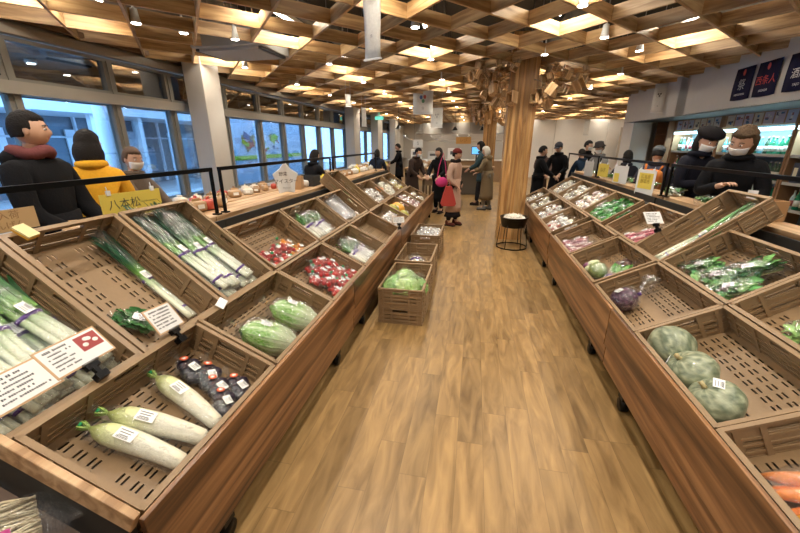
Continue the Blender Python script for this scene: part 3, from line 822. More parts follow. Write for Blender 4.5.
# napa cabbages
def napa(seed, L=.34, W=.088):
    t = empty('napa_cabbage', None, 'cabbage'); rnd = random.Random(seed)
    def prof(f): return W*(math.sin(min(1, (f*1.02+.02))*PI)**.42)*(1.02-.22*abs(f-.42))
    b = MB(); n = 22; pts = []; rr = []; cc = []
    for i in range(n+1):
        f = i/n; pts.append((-L/2+L*f, 0, 0)); rr.append(max(.006, prof(f)))
        g = min(1, max(0, (f-.15)/.5)); cc.append((.72*(1-g)+.20*g, .76*(1-g)+.46*g, .48*(1-g)+.05*g))
    b.tube(pts, rr, cc, 26, flat=.92)
    # overlapping outer leaves: raised frilled sheets with a pale midrib
    for k in range(10):
        a0 = k*2*PI/10 + rnd.uniform(-.15, .15); vs = []; cs = []; fs = []; nu, nv = 9, 14; wd = .46
        end = rnd.uniform(.86, 1.02)
        for j in range(nv+1):
            f = .03 + (end-.03)*j/nv; base = prof(min(.97, f))
            for i in range(nu+1):
                u = (i/nu-.5)*2; a = a0 + u*wd*(.6+.7*f)
                rib = math.exp(-(u/.16)**2)
                fr = .010*math.sin(j*2.1+i*2.4+k)*abs(u)*f + .004*math.sin(i*3.1+k)
                r = base + .006 + .004*(k % 3) + .004*rib*(1-f) + fr
                vs.append(V(-L/2+L*f, math.cos(a)*r, math.sin(a)*r*.92))
                g = min(1, max(0, (f-.10)/.45))*(1-rib*(1-f*.6)); vein = .85+.3*(math.sin(j*1.9+abs(u)*5) > .4)
                cs.append((.80*(1-g)+.15*g*vein, .83*(1-g)+.40*g*vein, .60*(1-g)+.03*g*vein))
        for j in range(nv):
            for i in range(nu): fs.append((j*(nu+1)+i, j*(nu+1)+i+1, (j+1)*(nu+1)+i+1, (j+1)*(nu+1)+i))
        b.add(vs, fs, cs, True)
    b.build('leaves', M_NAPA, t)
    film(t, [(-L/2-.01, 0, 0), (-L/2+.02, 0, 0), (-L*.2, 0, 0), (L*.2, 0, 0), (L*.47, 0, 0), (L*.57, 0, .01), (L*.62, 0, .015), (L*.72, 0, .03)], [.02, W*.9, W*1.2, W*1.2, W*.8, .014, .011, .035], 18, .95, seed)
    b = MB(); b.tube([(L*.585, 0, .012), (L*.605, 0, .014)], .014, (.45, .25, .1), 8); b.build('tape', M_PAPER, t)
    sticker(t, T(L*.12, 0, W*1.1), .06, .04)
    return t
na = napa(4); nb = napa(9)
inst(na, kL1, -.175, -.075, .09, 'wrapped napa cabbage lying nearer the camera', rz=R(108), s=1.0)
inst(nb, kL1, .14, -.085, .09, 'wrapped napa cabbage leaning on the far wall of its crate', rz=R(102), s=1.0)

# leeks
def leek_bundle(nst=3, L=.70, seed=0, dark=(0.012, 0.070, 0.028), bag=True, thick=.015, tape=(0.10, 0.03, 0.25)):
    """stalks along +x: white root end at -x, green leaf end at +x"""
    rnd = random.Random(seed); t = empty('leek_bundle', None, 'leeks')
    for s in range(nst):
        y = (s-(nst-1)/2)*thick*1.9; z = thick*(1+.5*(s % 2)); r = thick*rnd.uniform(.85, 1.1)
        b = MB(); n = 12; pts = []; rr = []; cc = []
        for i in range(n+1):
            f = i/n*.62; pts.append((-L/2+L*f, y+.004*math.sin(5*f+s), z+.003*math.sin(7*f+s)))
            rr.append(r*(1.05 if f < .05 else 1)*(1+.15*max(0, f-.45)*5)); 
            g = min(1, max(0, (f-.30)/.22)); cc.append((.78*(1-g)+.16*g, .80*(1-g)+.36*g, .62*(1-g)+.06*g))
        b.tube(pts, rr, cc, 10)
        for k in range(7):
            a = k*2.4+s; l = rnd.uniform(.24, .40)*L/.7; w = r*1.25
            p0 = V(-L/2+L*(.50+.02*(k % 4)), y, z); vs = []; cs = []; fs = []
            m = 7
            dy, dz = math.cos(a)*.055*rnd.uniform(.4, 1), abs(math.sin(a))*.03+.004
            for i in range(m+1):
                f = i/m; c = p0 + V(l*f, dy*f*f*1.2+math.cos(a)*r*.5, dz*f + math.sin(a)*r*.4)
                ww = w*(1-.75*f**3); 
                for q in (-1, -.0, 1): vs.append(c + V(0, q*ww*math.sin(a+1.2)*.9 + (0.0), (abs(q)-.5)*ww*.5*(1 if q else -1) + q*ww*.25))
                g = min(1, f*3.0); col = (.20*(1-g)+dark[0]*g, .40*(1-g)+dark[1]*g, .08*(1-g)+dark[2]*g)
                cs += [col]*3
            for i in range(m):
                for q in range(2): fs.append((i*3+q, i*3+q+1, (i+1)*3+q+1, (i+1)*3+q))
            b.add(vs, fs, cs, True)
        for k in range(3):
            a = k*2.1+s*1.3; p0 = V(-L/2+L*.56, y, z); dy = math.cos(a)*.03; g0 = (.10, .26, .05); P = []; Q = []; Cc = []
            for i in range(8):
                f = i/7; P.append(p0 + V(L*(.33+.04*k)*f, dy*f*1.3, .012*math.sin(a)*f+.02*f)); Q.append(r*(1.15-.95*f**2.5)); g = min(1, f*2.6); Cc.append(tuple(g0[w]*(1-g)+dark[w]*g for w in range(3)))
            b.tube(P, Q, Cc, 8, flat=.45)
        b.build('leek', M_VEG, t)
    w = nst*thick
    for x in (-.05, -.40):
        b = MB(); b.tube([(L*x, 0, thick), (L*x+.014, 0, thick)], w*1.06, tape, 14, flat=.55); b.build('purple_tape', M_PAPER, t)
    if bag:
        film(t, [(-L*.53, 0, thick), (-L*.5, 0, thick), (-L*.2, 0, thick), (.05, 0, thick), (L*.3, 0, thick*1.6), (L*.46, 0, thick*2.4), (L*.52, 0, thick*3)], [w*.5, w*1.15, w*1.2, w*1.2, w*1.35, w*1.4, w*1.3], 12, .55, seed)
    sticker(t, T(-.0, 0, thick*1.2+w*.66), .055, .04)
    return t
lkA = [leek_bundle(3, .74, 1, dark=(.03, .12, .035), thick=.016), leek_bundle(3, .74, 2, dark=(.05, .17, .045), thick=.017)]
A_spots = [(.02, -.20, .02, R(6)), (.01, -.105, .02, R(4)), (.03, -.01, .02, R(3)), (-.01, .09, .02, R(5)), (.0, .185, .02, R(3)), (.05, -.15, .075, R(7)), (.04, -.03, .075, R(-3)), (.02, .10, .075, R(8))]
spread([lkA[i % 2] for i in range(8)], kA, [q+(1.0,) for q in A_spots], 'bagged leeks with pale green tops behind the two paper cards', 'bagged leeks behind the paper cards')
lkC = [leek_bundle(4, .74, 5, thick=.0125), leek_bundle(4, .74, 6, thick=.013)]
C_spots = [(.02, -.19, .02, R(2)), (.03, -.10, .02, R(4)), (.05, -.01, .02, R(2)), (.02, .08, .02, R(5)), (.02, .17, .02, R(3)), (.06, -.13, .07, R(6)), (.05, -.02, .07, R(-4)), (.07, .10, .07, R(5))]
spread([lkC[i % 2] for i in range(8)], kC, [q+(1.0,) for q in C_spots], 'bagged leek bundle with dark green tops in the full crate', 'dark green leeks in the full crate')
lkB = leek_bundle(2, .72, 8, thick=.017)
inst(lkB, kB, .03, -.185, .01, 'single bagged leek bundle alone beside the crate wall below the yellow sign', rz=R(-1))
lkR = leek_bundle(2, .72, 11, dark=(.09, .28, .06), thick=.021)
inst(lkR, kB2, .02, -.06 + .07, .01, 'single thick leek bundle in the long crate on the right side', rz=R(-6), s=1.05)
lkG = leek_bundle(2, .66, 12, dark=(.04, .2, .06), thick=.016)
inst(lkG, kG, .0, -.06, .01, 'leek bundle farther down in the long steep crate', rz=R(3))
inst(lkG, kG, -.03, .1, .01, 'second leek bundle in the long steep crate, nearer the tray', rz=R(-4))

# leafy bags
def leafy_bag(name, L=.22, W=.12, seed=0, cols=((.03, .13, .03), (.07, .24, .05), (.13, .33, .08)), stems=True, stick=True, cat='leafy greens'):
    rnd = random.Random(seed); t = empty(name, None, cat)
    b = MB()
    for k in range(34):
        x = rnd.uniform(-.46, .34)*L; y = rnd.uniform(-.42, .42)*W; z = rnd.uniform(.01, .055); a = rnd.uniform(-.9, .9)+PI*(rnd.random() < .25); l = rnd.uniform(.05, .09); w = rnd.uniform(.018, .034)
        c = rnd.choice(cols); c2 = tuple(v*1.5 for v in c); vs = []; cs = []; fs = []
        rot = RZ(a) @ RX(rnd.uniform(-.7, .7)) @ RY(rnd.uniform(-.5, .3))
        for i in range(6):
            f = i/5; ww = w*math.sin(PI*(f*.86+.08))
            for q in (-1, -.5, 0, .5, 1): vs.append(rot @ V(l*f, q*ww, .012*math.sin(f*3)+.006*abs(q)+.003*math.sin(i*3+q*5)) + V(x, y, z)); cs.append(c if q else c2)
        for i in range(5):
            for q in range(4): fs.append((i*5+q, i*5+q+1, (i+1)*5+q+1, (i+1)*5+q))
        b.add(vs, fs, cs, True)
    b.build('leaves', M_LEAF, t)
    if stems:
        b = MB()
        for k in range(7):
            y = rnd.uniform(-.3, .3)*W; b.tube([(-L*.1, y, .02), (L*.25, y*.7, .022), (L*.5, y*.4, .02)], [.006, .006, .005], (.45, .58, .25), 6)
        b.build('stems', M_VEG, t)
    film(t, [(-L*.54, 0, .03), (-L*.48, 0, .035), (-L*.1, 0, .038), (L*.3, 0, .036), (L*.52, 0, .03), (L*.62, 0, .04)], [.02, W*.5, W*.58, W*.5, W*.28, W*.4], 14, .66, seed)
    if stick: sticker(t, T(-L*.02, 0, .076), .055, .04)
    return t
sp = [leafy_bag('spinach_bag', .24, .15, 1), leafy_bag('spinach_bag', .24, .15, 2, cols=((.05, .20, .05), (.10, .30, .08), (.2, .4, .12)))]
spread([sp[0], sp[1], sp[1], sp[0]], kB1, [(-.26, -.06, .02, R(40), 1.05), (-.04, -.07, .02, R(30), 1.1), (.14, -.10, .02, R(60), 1.1), (.06, .07, .04, R(60), 1.15)],
       ['dark spinach bag nearest the leek crate', 'second spinach bag with a white price sticker', 'pale leafy bag third in the spinach crate', 'spinach bag in shiny film against the near wall of its crate'])
gb = leafy_bag('greens_bag', .18, .12, 4, cols=((.03, .15, .03), (.05, .2, .04)))
inst(gb, kB, -.20, .09, .01, 'small bag of dark greens behind the leaning paper card', rz=R(30), s=1.0)
ge = leafy_bag('greens_bag', .22, .14, 7, cols=((.18, .36, .08), (.3, .5, .15)))
inst(ge, kB0, -.12, -.05, .01, 'pale green leafy bag at the right picture edge', rz=R(50))
gg = [leafy_bag('greens_bag', .2, .12, 9, cols=((.04, .22, .04), (.08, .34, .06), (.3, .55, .2))), leafy_bag('greens_bag', .2, .12, 10, cols=((.05, .26, .05), (.1, .4, .08)))]
rnd = random.Random(2)
spots = [(-.30+.15*i, -.14+.13*j, .02+.03*((i+j) % 2), rnd.uniform(.3, 1.4), 1.05) for i in range(5) for j in range(3)]
spread(gg, kB4, spots, 'bright green leafy bag in the full crate above the sweet potatoes', 'bright green leafy bags in the full crate')
# white radish / turnip bundles
def root_bunch(name, seed, nroot=5, L=.30, col=WHITE, r=.017, tops=True, topcol=((.08, .3, .05), (.16, .42, .08)), cat='radishes', tip=None):
    rnd = random.Random(seed); t = empty(name, None, cat)
    for k in range(nroot):
        y = (k-(nroot-1)/2)*r*1.8; z = r*(1+.7*(k % 2)); b = MB(); pts = []; rr = []; cc = []
        for i in range(9):
            f = i/8; pts.append((-L*.5+L*.62*f, y+.01*math.sin(f*3+k), z)); rr.append(max(.003, r*(math.sin(min(1, f*1.6+.12)*PI/2)))*(1 if f < .9 else .75))
            cc.append(col if not tip or f > .4 else tip)
        b.tube(pts, rr, cc, 10); b.build('root', M_VEG, t)
    if tops:
        b = MB()
        for k in range(16):
            x = L*.12+rnd.random()*.05; y = rnd.uniform(-1, 1)*nroot*r*.8; z = rnd.uniform(.015, .06); a = rnd.uniform(-.6, .6); l = rnd.uniform(.07, .14); w = rnd.uniform(.014, .028)
            c = rnd.choice(topcol); vs = []; cs = []; fs = []; rot = RZ(a) @ RX(rnd.uniform(-.8, .8)) @ RY(rnd.uniform(-.4, .1))
            for i in range(6):
                f = i/5; ww = w*math.sin(PI*(f*.85+.1))
                for q in (-1, 0, 1): vs.append(rot @ V(l*f, q*ww, .008*abs(q)+.004*math.sin(i*3+q)) + V(x, y, z)); cs.append(c)
            for i in range(5):
                for q in range(2): fs.append((i*3+q, i*3+q+1, (i+1)*3+q+1, (i+1)*3+q))
            b.add(vs, fs, cs, True)
        b.build('leafy_tops', M_LEAF, t)
    w = nroot*r
    film(t, [(-L*.55, 0, r), (-L*.5, 0, r*1.2), (0, 0, r*1.5), (L*.3, 0, .04), (L*.6, 0, .04)], [w*.3, w*1.0, w*1.1, w*1.3, w*.8], 12, .6, seed)
    b = MB(); b.tube([(0, 0, r*1.4), (.012, 0, r*1.4)], w*1.0, (0.10, 0.03, 0.30), 12, flat=.55); b.build('purple_tape', M_PAPER, t)
    return t
wr = root_bunch('white_radish_bunch', 1, 6, .36, (.82, .80, .66), .018)
spread(wr, kL3, [(.13, .0, .01, R(95), 1.0), (.22, -.05, .01, R(100), .95), (.02, -.04, .01, R(88), .95)],
       ['white radish bunch in the middle of the lower row crate', 'white radish bunch at the far side of the lower row crate', 'white radish bunch on the near side of the lower row crate'])
spread(wr, kE, [(-.05, .0, .01, R(92), 1.0), (.1, -.03, .01, R(98), 1.0), (.22, -.02, .01, R(95), .9)],
       ['white radish bunch nearest the tomatoes under the star sign', 'middle white radish bunch under the star sign', 'white radish bunch nearest the clear tray under the star sign'])
wr2 = root_bunch('white_radish_bunch', 3, 4, .34, (.80, .78, .62), .022, tops=False)
inst(wr2, kF2t, .05, .02, .02, 'bagged white radishes lying in the second floor crate', rz=R(200))
# tomatoes
def tomato_bag(seed, cols, r=.020, n=11):
    rnd = random.Random(seed); t = empty('cherry_tomato_bag', None, 'tomatoes')
    proto = None
    for k in range(n):
        a = 2.4*k; rad = .012+.05*math.sqrt(k/n); z = r*(1+.9*(k % 2) + .5*rnd.random())
        if proto is None or len(cols) > 1:
            b = MB(); b.ball((0, 0, 0), (r, r, r*.92), cols[k % len(cols)], 14, 9); o = b.build('tomato', M_VEG, t); proto = o
        else: o = proto.copy(); COL.objects.link(o); o.parent = t
        o.location = (math.cos(a)*rad, math.sin(a)*rad*.75, z)
    film(t, [(-.085, 0, .03), (-.075, 0, .034), (0, 0, .036), (.07, 0, .034), (.095, 0, .05), (.11, 0, .06), (.15, 0, .085)], [.01, .04, .062, .05, .012, .010, .035], 12, .62, seed)
    b = MB(); b.tube([(.097, 0, .052), (.108, 0, .059)], .012, (.03, .33, .12), 8); b.build('green_tape', M_PAPER, t)
    sticker(t, T(-.01, 0, .077), .042, .032)
    return t
red = (.62, .035, .02); red2 = (.50, .02, .02)
tb = [tomato_bag(1, (red,)), tomato_bag(2, (red2,), .021, 10)]
rnd = random.Random(8)
spots = [(-.06+.12*i+.02*(j % 2), -.17+.10*j, .012+.03*((i+j) % 2), rnd.uniform(0, 6), 1.0) for i in range(4) for j in range(4) if not (i == 0 and j == 3)]
spread(tb, kL2, spots, 'red cherry tomato bag in the crowded lower crate', 'red cherry tomato bags in the lower crate')
spread(tb, kD, [(-.27, -.17, .01, 2.2, 1), (-.20, -.06, .01, 3.0, 1), (-.13, -.18, .01, 4.0, 1), (-.02, -.06, .02, 3.3, 1), (-.0, -.18, .01, 2.0, 1), (.10, -.10, .03, 2.5, 1)],
       ['red tomato bag nearest the leeks', 'red tomato bag up against the leek crate side, higher one', 'red tomato bag with a white sticker at the front rim', 'red tomato bag in the middle of the upper tomato crate',
        'red tomato bag at the front rim beside the orange ones', 'red tomato bag lying on top beside the orange bags'])
ob = tomato_bag(4, ((.80, .30, .02),))
spread(ob, kD, [(.20, -.05, .01, 2.2, 1), (.27, -.15, .01, 2.8, 1), (.15, -.19, .012, 3.0, 1)],
       ['orange cherry tomato bag higher up in its crate', 'orange cherry tomato bag nearest the radishes', 'orange cherry tomato bag at the front rim'])
b = None
# clear tray with packets
t = empty('clear_tray', 'clear plastic tray lying in the upper row crate', 'tray')
bb = MB(); bb.box((0, 0, .004), (.40, .24, .004), (1, 1, 1))
for s in (-1, 1): bb.box((0, s*.12, .03), (.40, .004, .055), (1, 1, 1)); bb.box((s*.20, 0, .03), (.004, .24, .055), (1, 1, 1))
bb.build('tray_body', M_CLEAR, t); t.matrix_basis = kF @ T(.05, .04, .06) @ RZ(R(78)) @ RX(R(-8))
pk = crumple_bag('potato_bag', 'vegetable bag', .16, .12, .06, [(.45, .28, .10), (.55, .38, .16)], M_VEG, seed=21, n_fill=6, fillr=.028, fillname='potato')
spread(pk, kF, [(.30, -.16, .01, 1.0, 1), (.17, -.18, .01, 2.0, .9)], ['small tan vegetable bag beside the clear tray at the far side', 'small tan vegetable bag at the front rim beside the clear tray'])
# bulbs, garlic, shallots
gl = [crumple_bag('garlic_bag', 'garlic', .13, .10, .055, [(.78, .72, .66), (.70, .62, .58)], M_VEG, seed=31+k, n_fill=6, fillr=.024, fillname='garlic_bulb') for k in range(2)]
def fill(proto, m, nx, ny, x0, x1, y0, y1, lab, grp, seed=0, z=.035, s=1.16, layers=1):
    r = random.Random(seed); sp_ = []
    for L in range(layers):
        for i in range(nx):
            for j in range(ny):
                sp_.append((x0+(x1-x0)*(i+.5)/nx+r.uniform(-.015, .015), y0+(y1-y0)*(j+.5)/ny+r.uniform(-.015, .015), z+L*.05+r.uniform(0, .02), r.uniform(0, 6.28), s*r.uniform(.92, 1.08)))
    spread(proto, m, sp_, lab, grp)
fill(gl, kH, 4, 3, -.38, .36, -.2, .12, 'white garlic bag in the upper row crate past the steep leeks', 'garlic bags in the upper row crate', 1)
fill(gl, kL5, 3, 3, -.1, .36, -.21, .1, 'white bulb bag in the crate before the orange pumpkins', 'white bulb bags before the pumpkins', 2)
sh = [crumple_bag('shallot_bag', 'shallots', .13, .11, .06, [(.62, .30, .27), (.72, .42, .36), (.55, .22, .20)], M_VEG, seed=41+k, n_fill=7, fillr=.024, fillname='shallot') for k in range(2)]
fill(sh, kL7, 6, 4, -.38, .38, -.21, .21, 'pink shallot bag in the heaped far crate', 'pink shallot bags', 3, layers=1, z=.03)
orr = crumple_bag('carrot_bag', 'carrots', .17, .11, .06, [(.80, .25, .04), (.75, .20, .03)], M_VEG, seed=51, n_fill=6, fillr=.027, fillname='carrot_piece')
fill(orr, kI, 2, 2, -.36, -.08, -.2, .05, 'orange bag in the far upper crate on the window side', 'orange bags in the far upper crate', 4)
wb = crumple_bag('white_bag', 'vegetable bag', .17, .11, .06, [(.8, .76, .62), (.72, .68, .5)], M_VEG, seed=52, n_fill=6, fillr=.027, fillname='root_piece')
fill(wb, kI, 3, 3, -.02, .38, -.21, .17, 'cream root bag beside the orange bags in the far upper crate', 'cream bags beside the orange bags', 5)
yb_ = crumple_bag('yellow_bag', 'citrus', .16, .11, .06, [(.85, .62, .08), (.8, .7, .2)], M_VEG, seed=53, n_fill=6, fillr=.028, fillname='citrus_fruit')
fill([yb_, wb], kJ, 4, 2, -.38, .36, -.2, .1, 'yellow or cream packet at the far upper end of the window side', 'yellow and cream packets at the far end', 6)
fill(gl, kF3t, 3, 5, -.36, .36, -.16, .16, 'small white garlic net heaped in the third floor crate', 'garlic nets in the third floor crate', 7, z=.07)
# green cabbages in the floor crate
def cabbage(seed, r=.12, c1=(.10, .34, .05), c2=(.34, .62, .16)):
    t = empty('green_cabbage', None, 'cabbage'); rnd = random.Random(seed)
    b = MB(); b.ball((0, 0, 0), (r*.95, r*.95, r*.88), c2, 28, 18)
    for k in range(9):
        a0 = rnd.uniform(0, 6.28); t0 = rnd.uniform(.5, 1.6); vs = []; cs = []; fs = []; n = 11
        ax = V(math.sin(t0)*math.cos(a0), math.sin(t0)*math.sin(a0), math.cos(t0)); e1 = ax.orthogonal().normalized(); e2 = ax.cross(e1)
        for i in range(n+1):
            for j in range(n+1):
                u = (i/n-.5)*2; v = (j/n-.5)*2; q = (ax + e1*u*.72 + e2*v*.72).normalized()
                ed = max(abs(u), abs(v)); rr = r*(.97+.012*(k % 4)) + .012*ed**3 + .005*math.sin(i*1.9+k)*ed + .004*math.sin(j*2.3)*ed
                vs.append(V(q.x*rr, q.y*rr, q.z*rr*.92)); g = .5+.5*math.sin(abs(v)*9+u*5)*.6; rib = math.exp(-(v/.1)**2); g = max(g*(1-rib), 0); cs.append(tuple(c2[w]*(1-g)+c1[w]*g for w in range(3)))
        for i in range(n):
            for j in range(n): fs.append((i*(n+1)+j, i*(n+1)+j+1, (i+1)*(n+1)+j+1, (i+1)*(n+1)+j))
        b.add(vs, fs, cs, True)
    b.build('leaves', M_NAPA, t)
    film(t, [(0, 0, -r*.9), (0, 0, -r*.6), (0, 0, 0), (0, 0, r*.7), (0, 0, r*1.15), (0, 0, r*1.35)], [r*.5, r*.98, r*1.12, r*.85, r*.28, r*.4], 16, 1.0, seed)
    return t
cb = cabbage(1); cb2 = cabbage(2, .125, (.16, .38, .05), (.46, .66, .20))
inst(cb, kF1t, -.20, .10, .115, 'green cabbage at the left of the floor crate')
inst(cb2, kF1t, -.27, -.05, .14, 'pale green cabbage in the middle of the floor crate', rx=.3, s=1.05)
inst(cb, kF1t, -.16, -.115, .115, 'green cabbage at the aisle side of the floor crate', rx=.6, rz=1.0, s=.98)
inst(cb2, kF1t, .05, .03, .11, 'green cabbage behind the three front ones in the floor crate', rz=2.0, s=.95)

# right front crates
pc = empty('purple_cabbage_bag', None, 'cabbage')
bb = MB(); bb.ball((0, 0, .088), (.098, .094, .088), nu=36, nv=20, fn=lambda d, th, ph: 1+.02*noise.noise(d*3)+.012*math.sin(ph*3+th*4), colfn=lambda d, th, ph: (.045, .012, .035) if noise.noise(d*5) > -.2 else (.13, .05, .10))
bb.build('head', M_VEG, pc)
film(pc, [(-.10, 0, .08), (-.08, 0, .085), (0, 0, .09), (.075, 0, .085), (.125, 0, .06), (.14, 0, .06), (.19, .0, .07), (.29, .02, .07)], [.02, .07, .105, .085, .014, .012, .05, .085], 20, .85, 61)
bb = MB(); bb.tube([(.125, 0, .06), (.142, 0, .06)], .015, (.10, .03, .25), 10); bb.build('purple_tape', M_PAPER, pc)
sticker(pc, T(-.02, -.01, .182), .05, .04)
inst(pc, kR2, -.14, -.13, .01, 'purple cabbage in a tied clear bag', rz=R(115))
fp = empty('green_melon', 'round green melon among wrapped bundles', 'melon')
bb = MB(); bb.ball((0, 0, .075), (.09, .08, .075), nu=32, nv=18, colfn=lambda d, th, ph: (.16, .26, .07) if noise.noise(d*5) > 0 else (.28, .38, .13)); bb.build('flesh', M_VEG, fp)
film(fp, [(-.1, 0, .07), (-.06, 0, .075), (.03, 0, .075), (.09, 0, .07), (.13, 0, .07)], [.02, .07, .088, .06, .02], 16, .9, 62)
fp.matrix_basis = kR3 @ T(.02, -.12, .01)
tn = crumple_bag('turnip_bag', 'turnips', .18, .13, .08, [(.20, .06, .14), (.62, .66, .40)], M_VEG, seed=63, n_fill=5, fillr=.042, fillname='turnip')
inst(tn, kR3, -.20, -.13, .01, 'bag of purple and green turnips left of the green melon', rz=R(120))
tn2 = crumple_bag('dark_root_bag', 'root vegetables', .2, .11, .07, [(.10, .05, .04), (.18, .10, .08)], M_VEG, seed=64, n_fill=5, fillr=.034, fillname='root_piece')
inst(tn2, kR3, .02, .10, .01, 'dark reddish bag upright behind the green melon', rz=R(80))
nw = root_bunch('celery_bundle', 12, 5, .28, (.55, .66, .28), .016, cat='celery')
inst(nw, kR3, .20, -.06, .02, 'wrapped pale green bundle with purple tape beside the melon', rz=R(120))
def sausage_bag(name, seed, col, n=4, L=.2, cat='sweet potatoes', fn='sweet_potato', r=.02):
    rnd = random.Random(seed); t = empty(name, None, cat)
    for k in range(n):
        b = MB(); y = (k-(n-1)/2)*r*1.7; z = r*(1+1.1*(k % 2)); pts = []; rr = []
        for i in range(9): f = i/8; pts.append((-L*.45+L*.9*f, y+.012*math.sin(f*3+k), z)); rr.append(max(.004, r*math.sin(PI*(f*.92+.04))**.6))
        b.tube(pts, rr, col[k % len(col)], 10); b.build(fn, M_VEG, t)
    w = n*r
    film(t, [(-L*.55, 0, r), (-L*.48, 0, r*1.4), (0, 0, r*1.6), (L*.46, 0, r*1.5), (L*.58, 0, r*2), (L*.72, 0, r*3)], [.01, w*.8, w*1.05, w*.8, .014, w*.6], 12, .62, seed)
    sticker(t, T(0, 0, r*1.6+w*.66), .045, .034)
    return t
swp = [sausage_bag('sweet_potato_bag', 71, ((.34, .06, .10), (.45, .12, .14))), sausage_bag('sweet_potato_bag', 72, ((.38, .08, .11), (.5, .2, .2)), 3)]
spread(swp, kR4, [(-.28, -.16, .01, R(60), 1), (-.12, -.16, .01, R(70), 1.05), (.06, -.15, .01, R(60), 1), (.22, -.14, .01, R(75), 1), (-.2, -.02, .01, R(60), 1), (.0, -.03, .015, R(70), 1.0)],
       'bag of purple red sweet potatoes in the crate by the aisle', 'sweet potato bags')
rr_ = sausage_bag('red_radish_bag', 74, ((.62, .10, .16), (.68, .18, .22)), 3, .19, 'radishes', 'radish')
spread(rr_, kB3, [(-.12, -.15, .01, R(60), 1), (.06, -.15, .01, R(70), 1.05), (.0, -.02, .01, R(65), 1)],
       ['red radish bag farther from the camera beside the price card', 'red radish bag nearest the leek crate', 'red radish bag higher up behind the other two'])
ca = sausage_bag('carrot_bag', 75, ((.80, .20, .03), (.85, .27, .05)), 4, .24, 'carrots', 'carrot', .024)
inst(ca, kR0, -.17, -.10, .01, 'bag of orange carrots in the nearest right crate', rz=R(75), s=1.1)
ya = sausage_bag('yellow_carrot_bag', 76, ((.85, .48, .02), (.85, .40, .03)), 4, .24, 'carrots', 'carrot', .024)
inst(ya, kR0, -.01, -.10, .01, 'bag of yellow carrots in front of the orange ones', rz=R(80), s=1.1)
mx = [sausage_bag('mixed_packet', 81, ((.65, .12, .08), (.80, .78, .70)), 3, .2, 'packet', 'root_piece'), crumple_bag('mixed_packet', 'packet', .17, .12, .06, [(.7, .68, .6), (.4, .32, .2), (.75, .75, .75)], M_VEG, seed=82, n_fill=6, fillr=.03, fillname='root_piece')]
fill(mx, kR5, 4, 2, -.38, .36, -.21, .08, 'red and white packet in the crate in front of the pillar', 'red and white packets', 8)
fill(mx, kR6, 4, 3, -.38, .38, -.21, .15, 'mixed packet in the crate past the red and white packets', 'mixed packets in the next crate', 9)
fill([wb, gl[0]], kR7, 4, 3, -.38, .38, -.21, .15, 'cream bag in the crate beside the pillar', 'cream bags beside the pillar', 10)
fill([wb, gl[1]], kR8, 3, 3, -.38, .38, -.21, .15, 'pale packet in the crate behind the pillar', 'pale packets behind the pillar', 11)
pb = crumple_bag('pink_bag', 'vegetable bag', .17, .12, .06, [(.55, .36, .28), (.7, .55, .48)], M_VEG, seed=83, n_fill=6, fillr=.03, fillname='taro_root')
fill([pb, wb], kB5, 4, 3, -.38, .38, -.2, .2, 'pinkish bag in the crate behind the green leafy bags', 'pinkish bags behind the greens', 12)
fill([wb, gl[0]], kB6, 4, 3, -.38, .38, -.2, .2, 'white bag in the upper row crate, right side', 'white bags in the upper right crate', 13)
fill([wb, mx[1]], kB7, 4, 3, -.38, .38, -.2, .2, 'pale bag at the far upper end, right side', 'pale bags at the far right end', 14)
fill([wb], kL8, 2, 2, -.3, .3, -.2, .1, 'pale packet in the nearly empty far crate', 'pale packets in the far end crate', 15)

# ------------------------------------------------------------------ pillar with wooden boxes
def box_cluster(parent_label, cx, cy, z0, z1, rad, n, seed, half):
    rnd = random.Random(seed)
    t = empty('wooden_box_ornament', parent_label, 'ornament', loc=(cx, cy, 0))
    rods = []
    protos = []
    for q in range(4):
        b = MB(); w = (.085, .10, .13, .075)[q]; h = w*(1.0, .9, 1.3, 1.7)[q]; k = .008; col = (.8, .8, .8)
        for s in (-1, 1):
            b.box((s*(w/2-k/2), 0, 0), (k, w*.8, h)); b.box((0, 0, s*(h/2-k/2)), (w, w*.8, k))
        if q % 2 == 0: b.box((0, w*.4-k/2, 0), (w-.001, k, h-.001))
        protos.append(b)
    first = [None]*4
    for i in range(n):
        a = rnd.uniform(0, 2*PI); f = rnd.random(); r = half + .06 + (rad-half)*(rnd.random()**1.3)*(.25+.75*math.sin(min(1, f+.18)*PI))
        if rnd.random() < .5: a = rnd.choice((0.0, -.3, PI, PI+.3)) + rnd.uniform(-.4, .4)
        z = z1 - (z1-z0)*f
        p = V(math.cos(a)*r, math.sin(a)*r, z); q = rnd.randrange(4)
        if first[q] is None: o = protos[q].build('wooden_box', M_BLOCK, t); first[q] = o
        else: o = first[q].copy(); COL.objects.link(o); o.parent = t
        o.matrix_basis = T(*p) @ RZ(rnd.uniform(0, 6)) @ RX(rnd.uniform(-.6, .6)) @ RY(rnd.uniform(-.5, .5)) @ S(rnd.uniform(.75, 1.25))
        rods.append((p, V(math.cos(a)*half*.7, math.sin(a)*half*.7, z+.10+.25*(r-half))))
    for k, (p, q) in enumerate(rods):
        b = MB(); b.tube([p, (p+q)/2+V(0, 0, .03), q], [.004, .005, .006], (.42, .28, .15), 5)
        b.build('branch_rod', M_VEG, t)
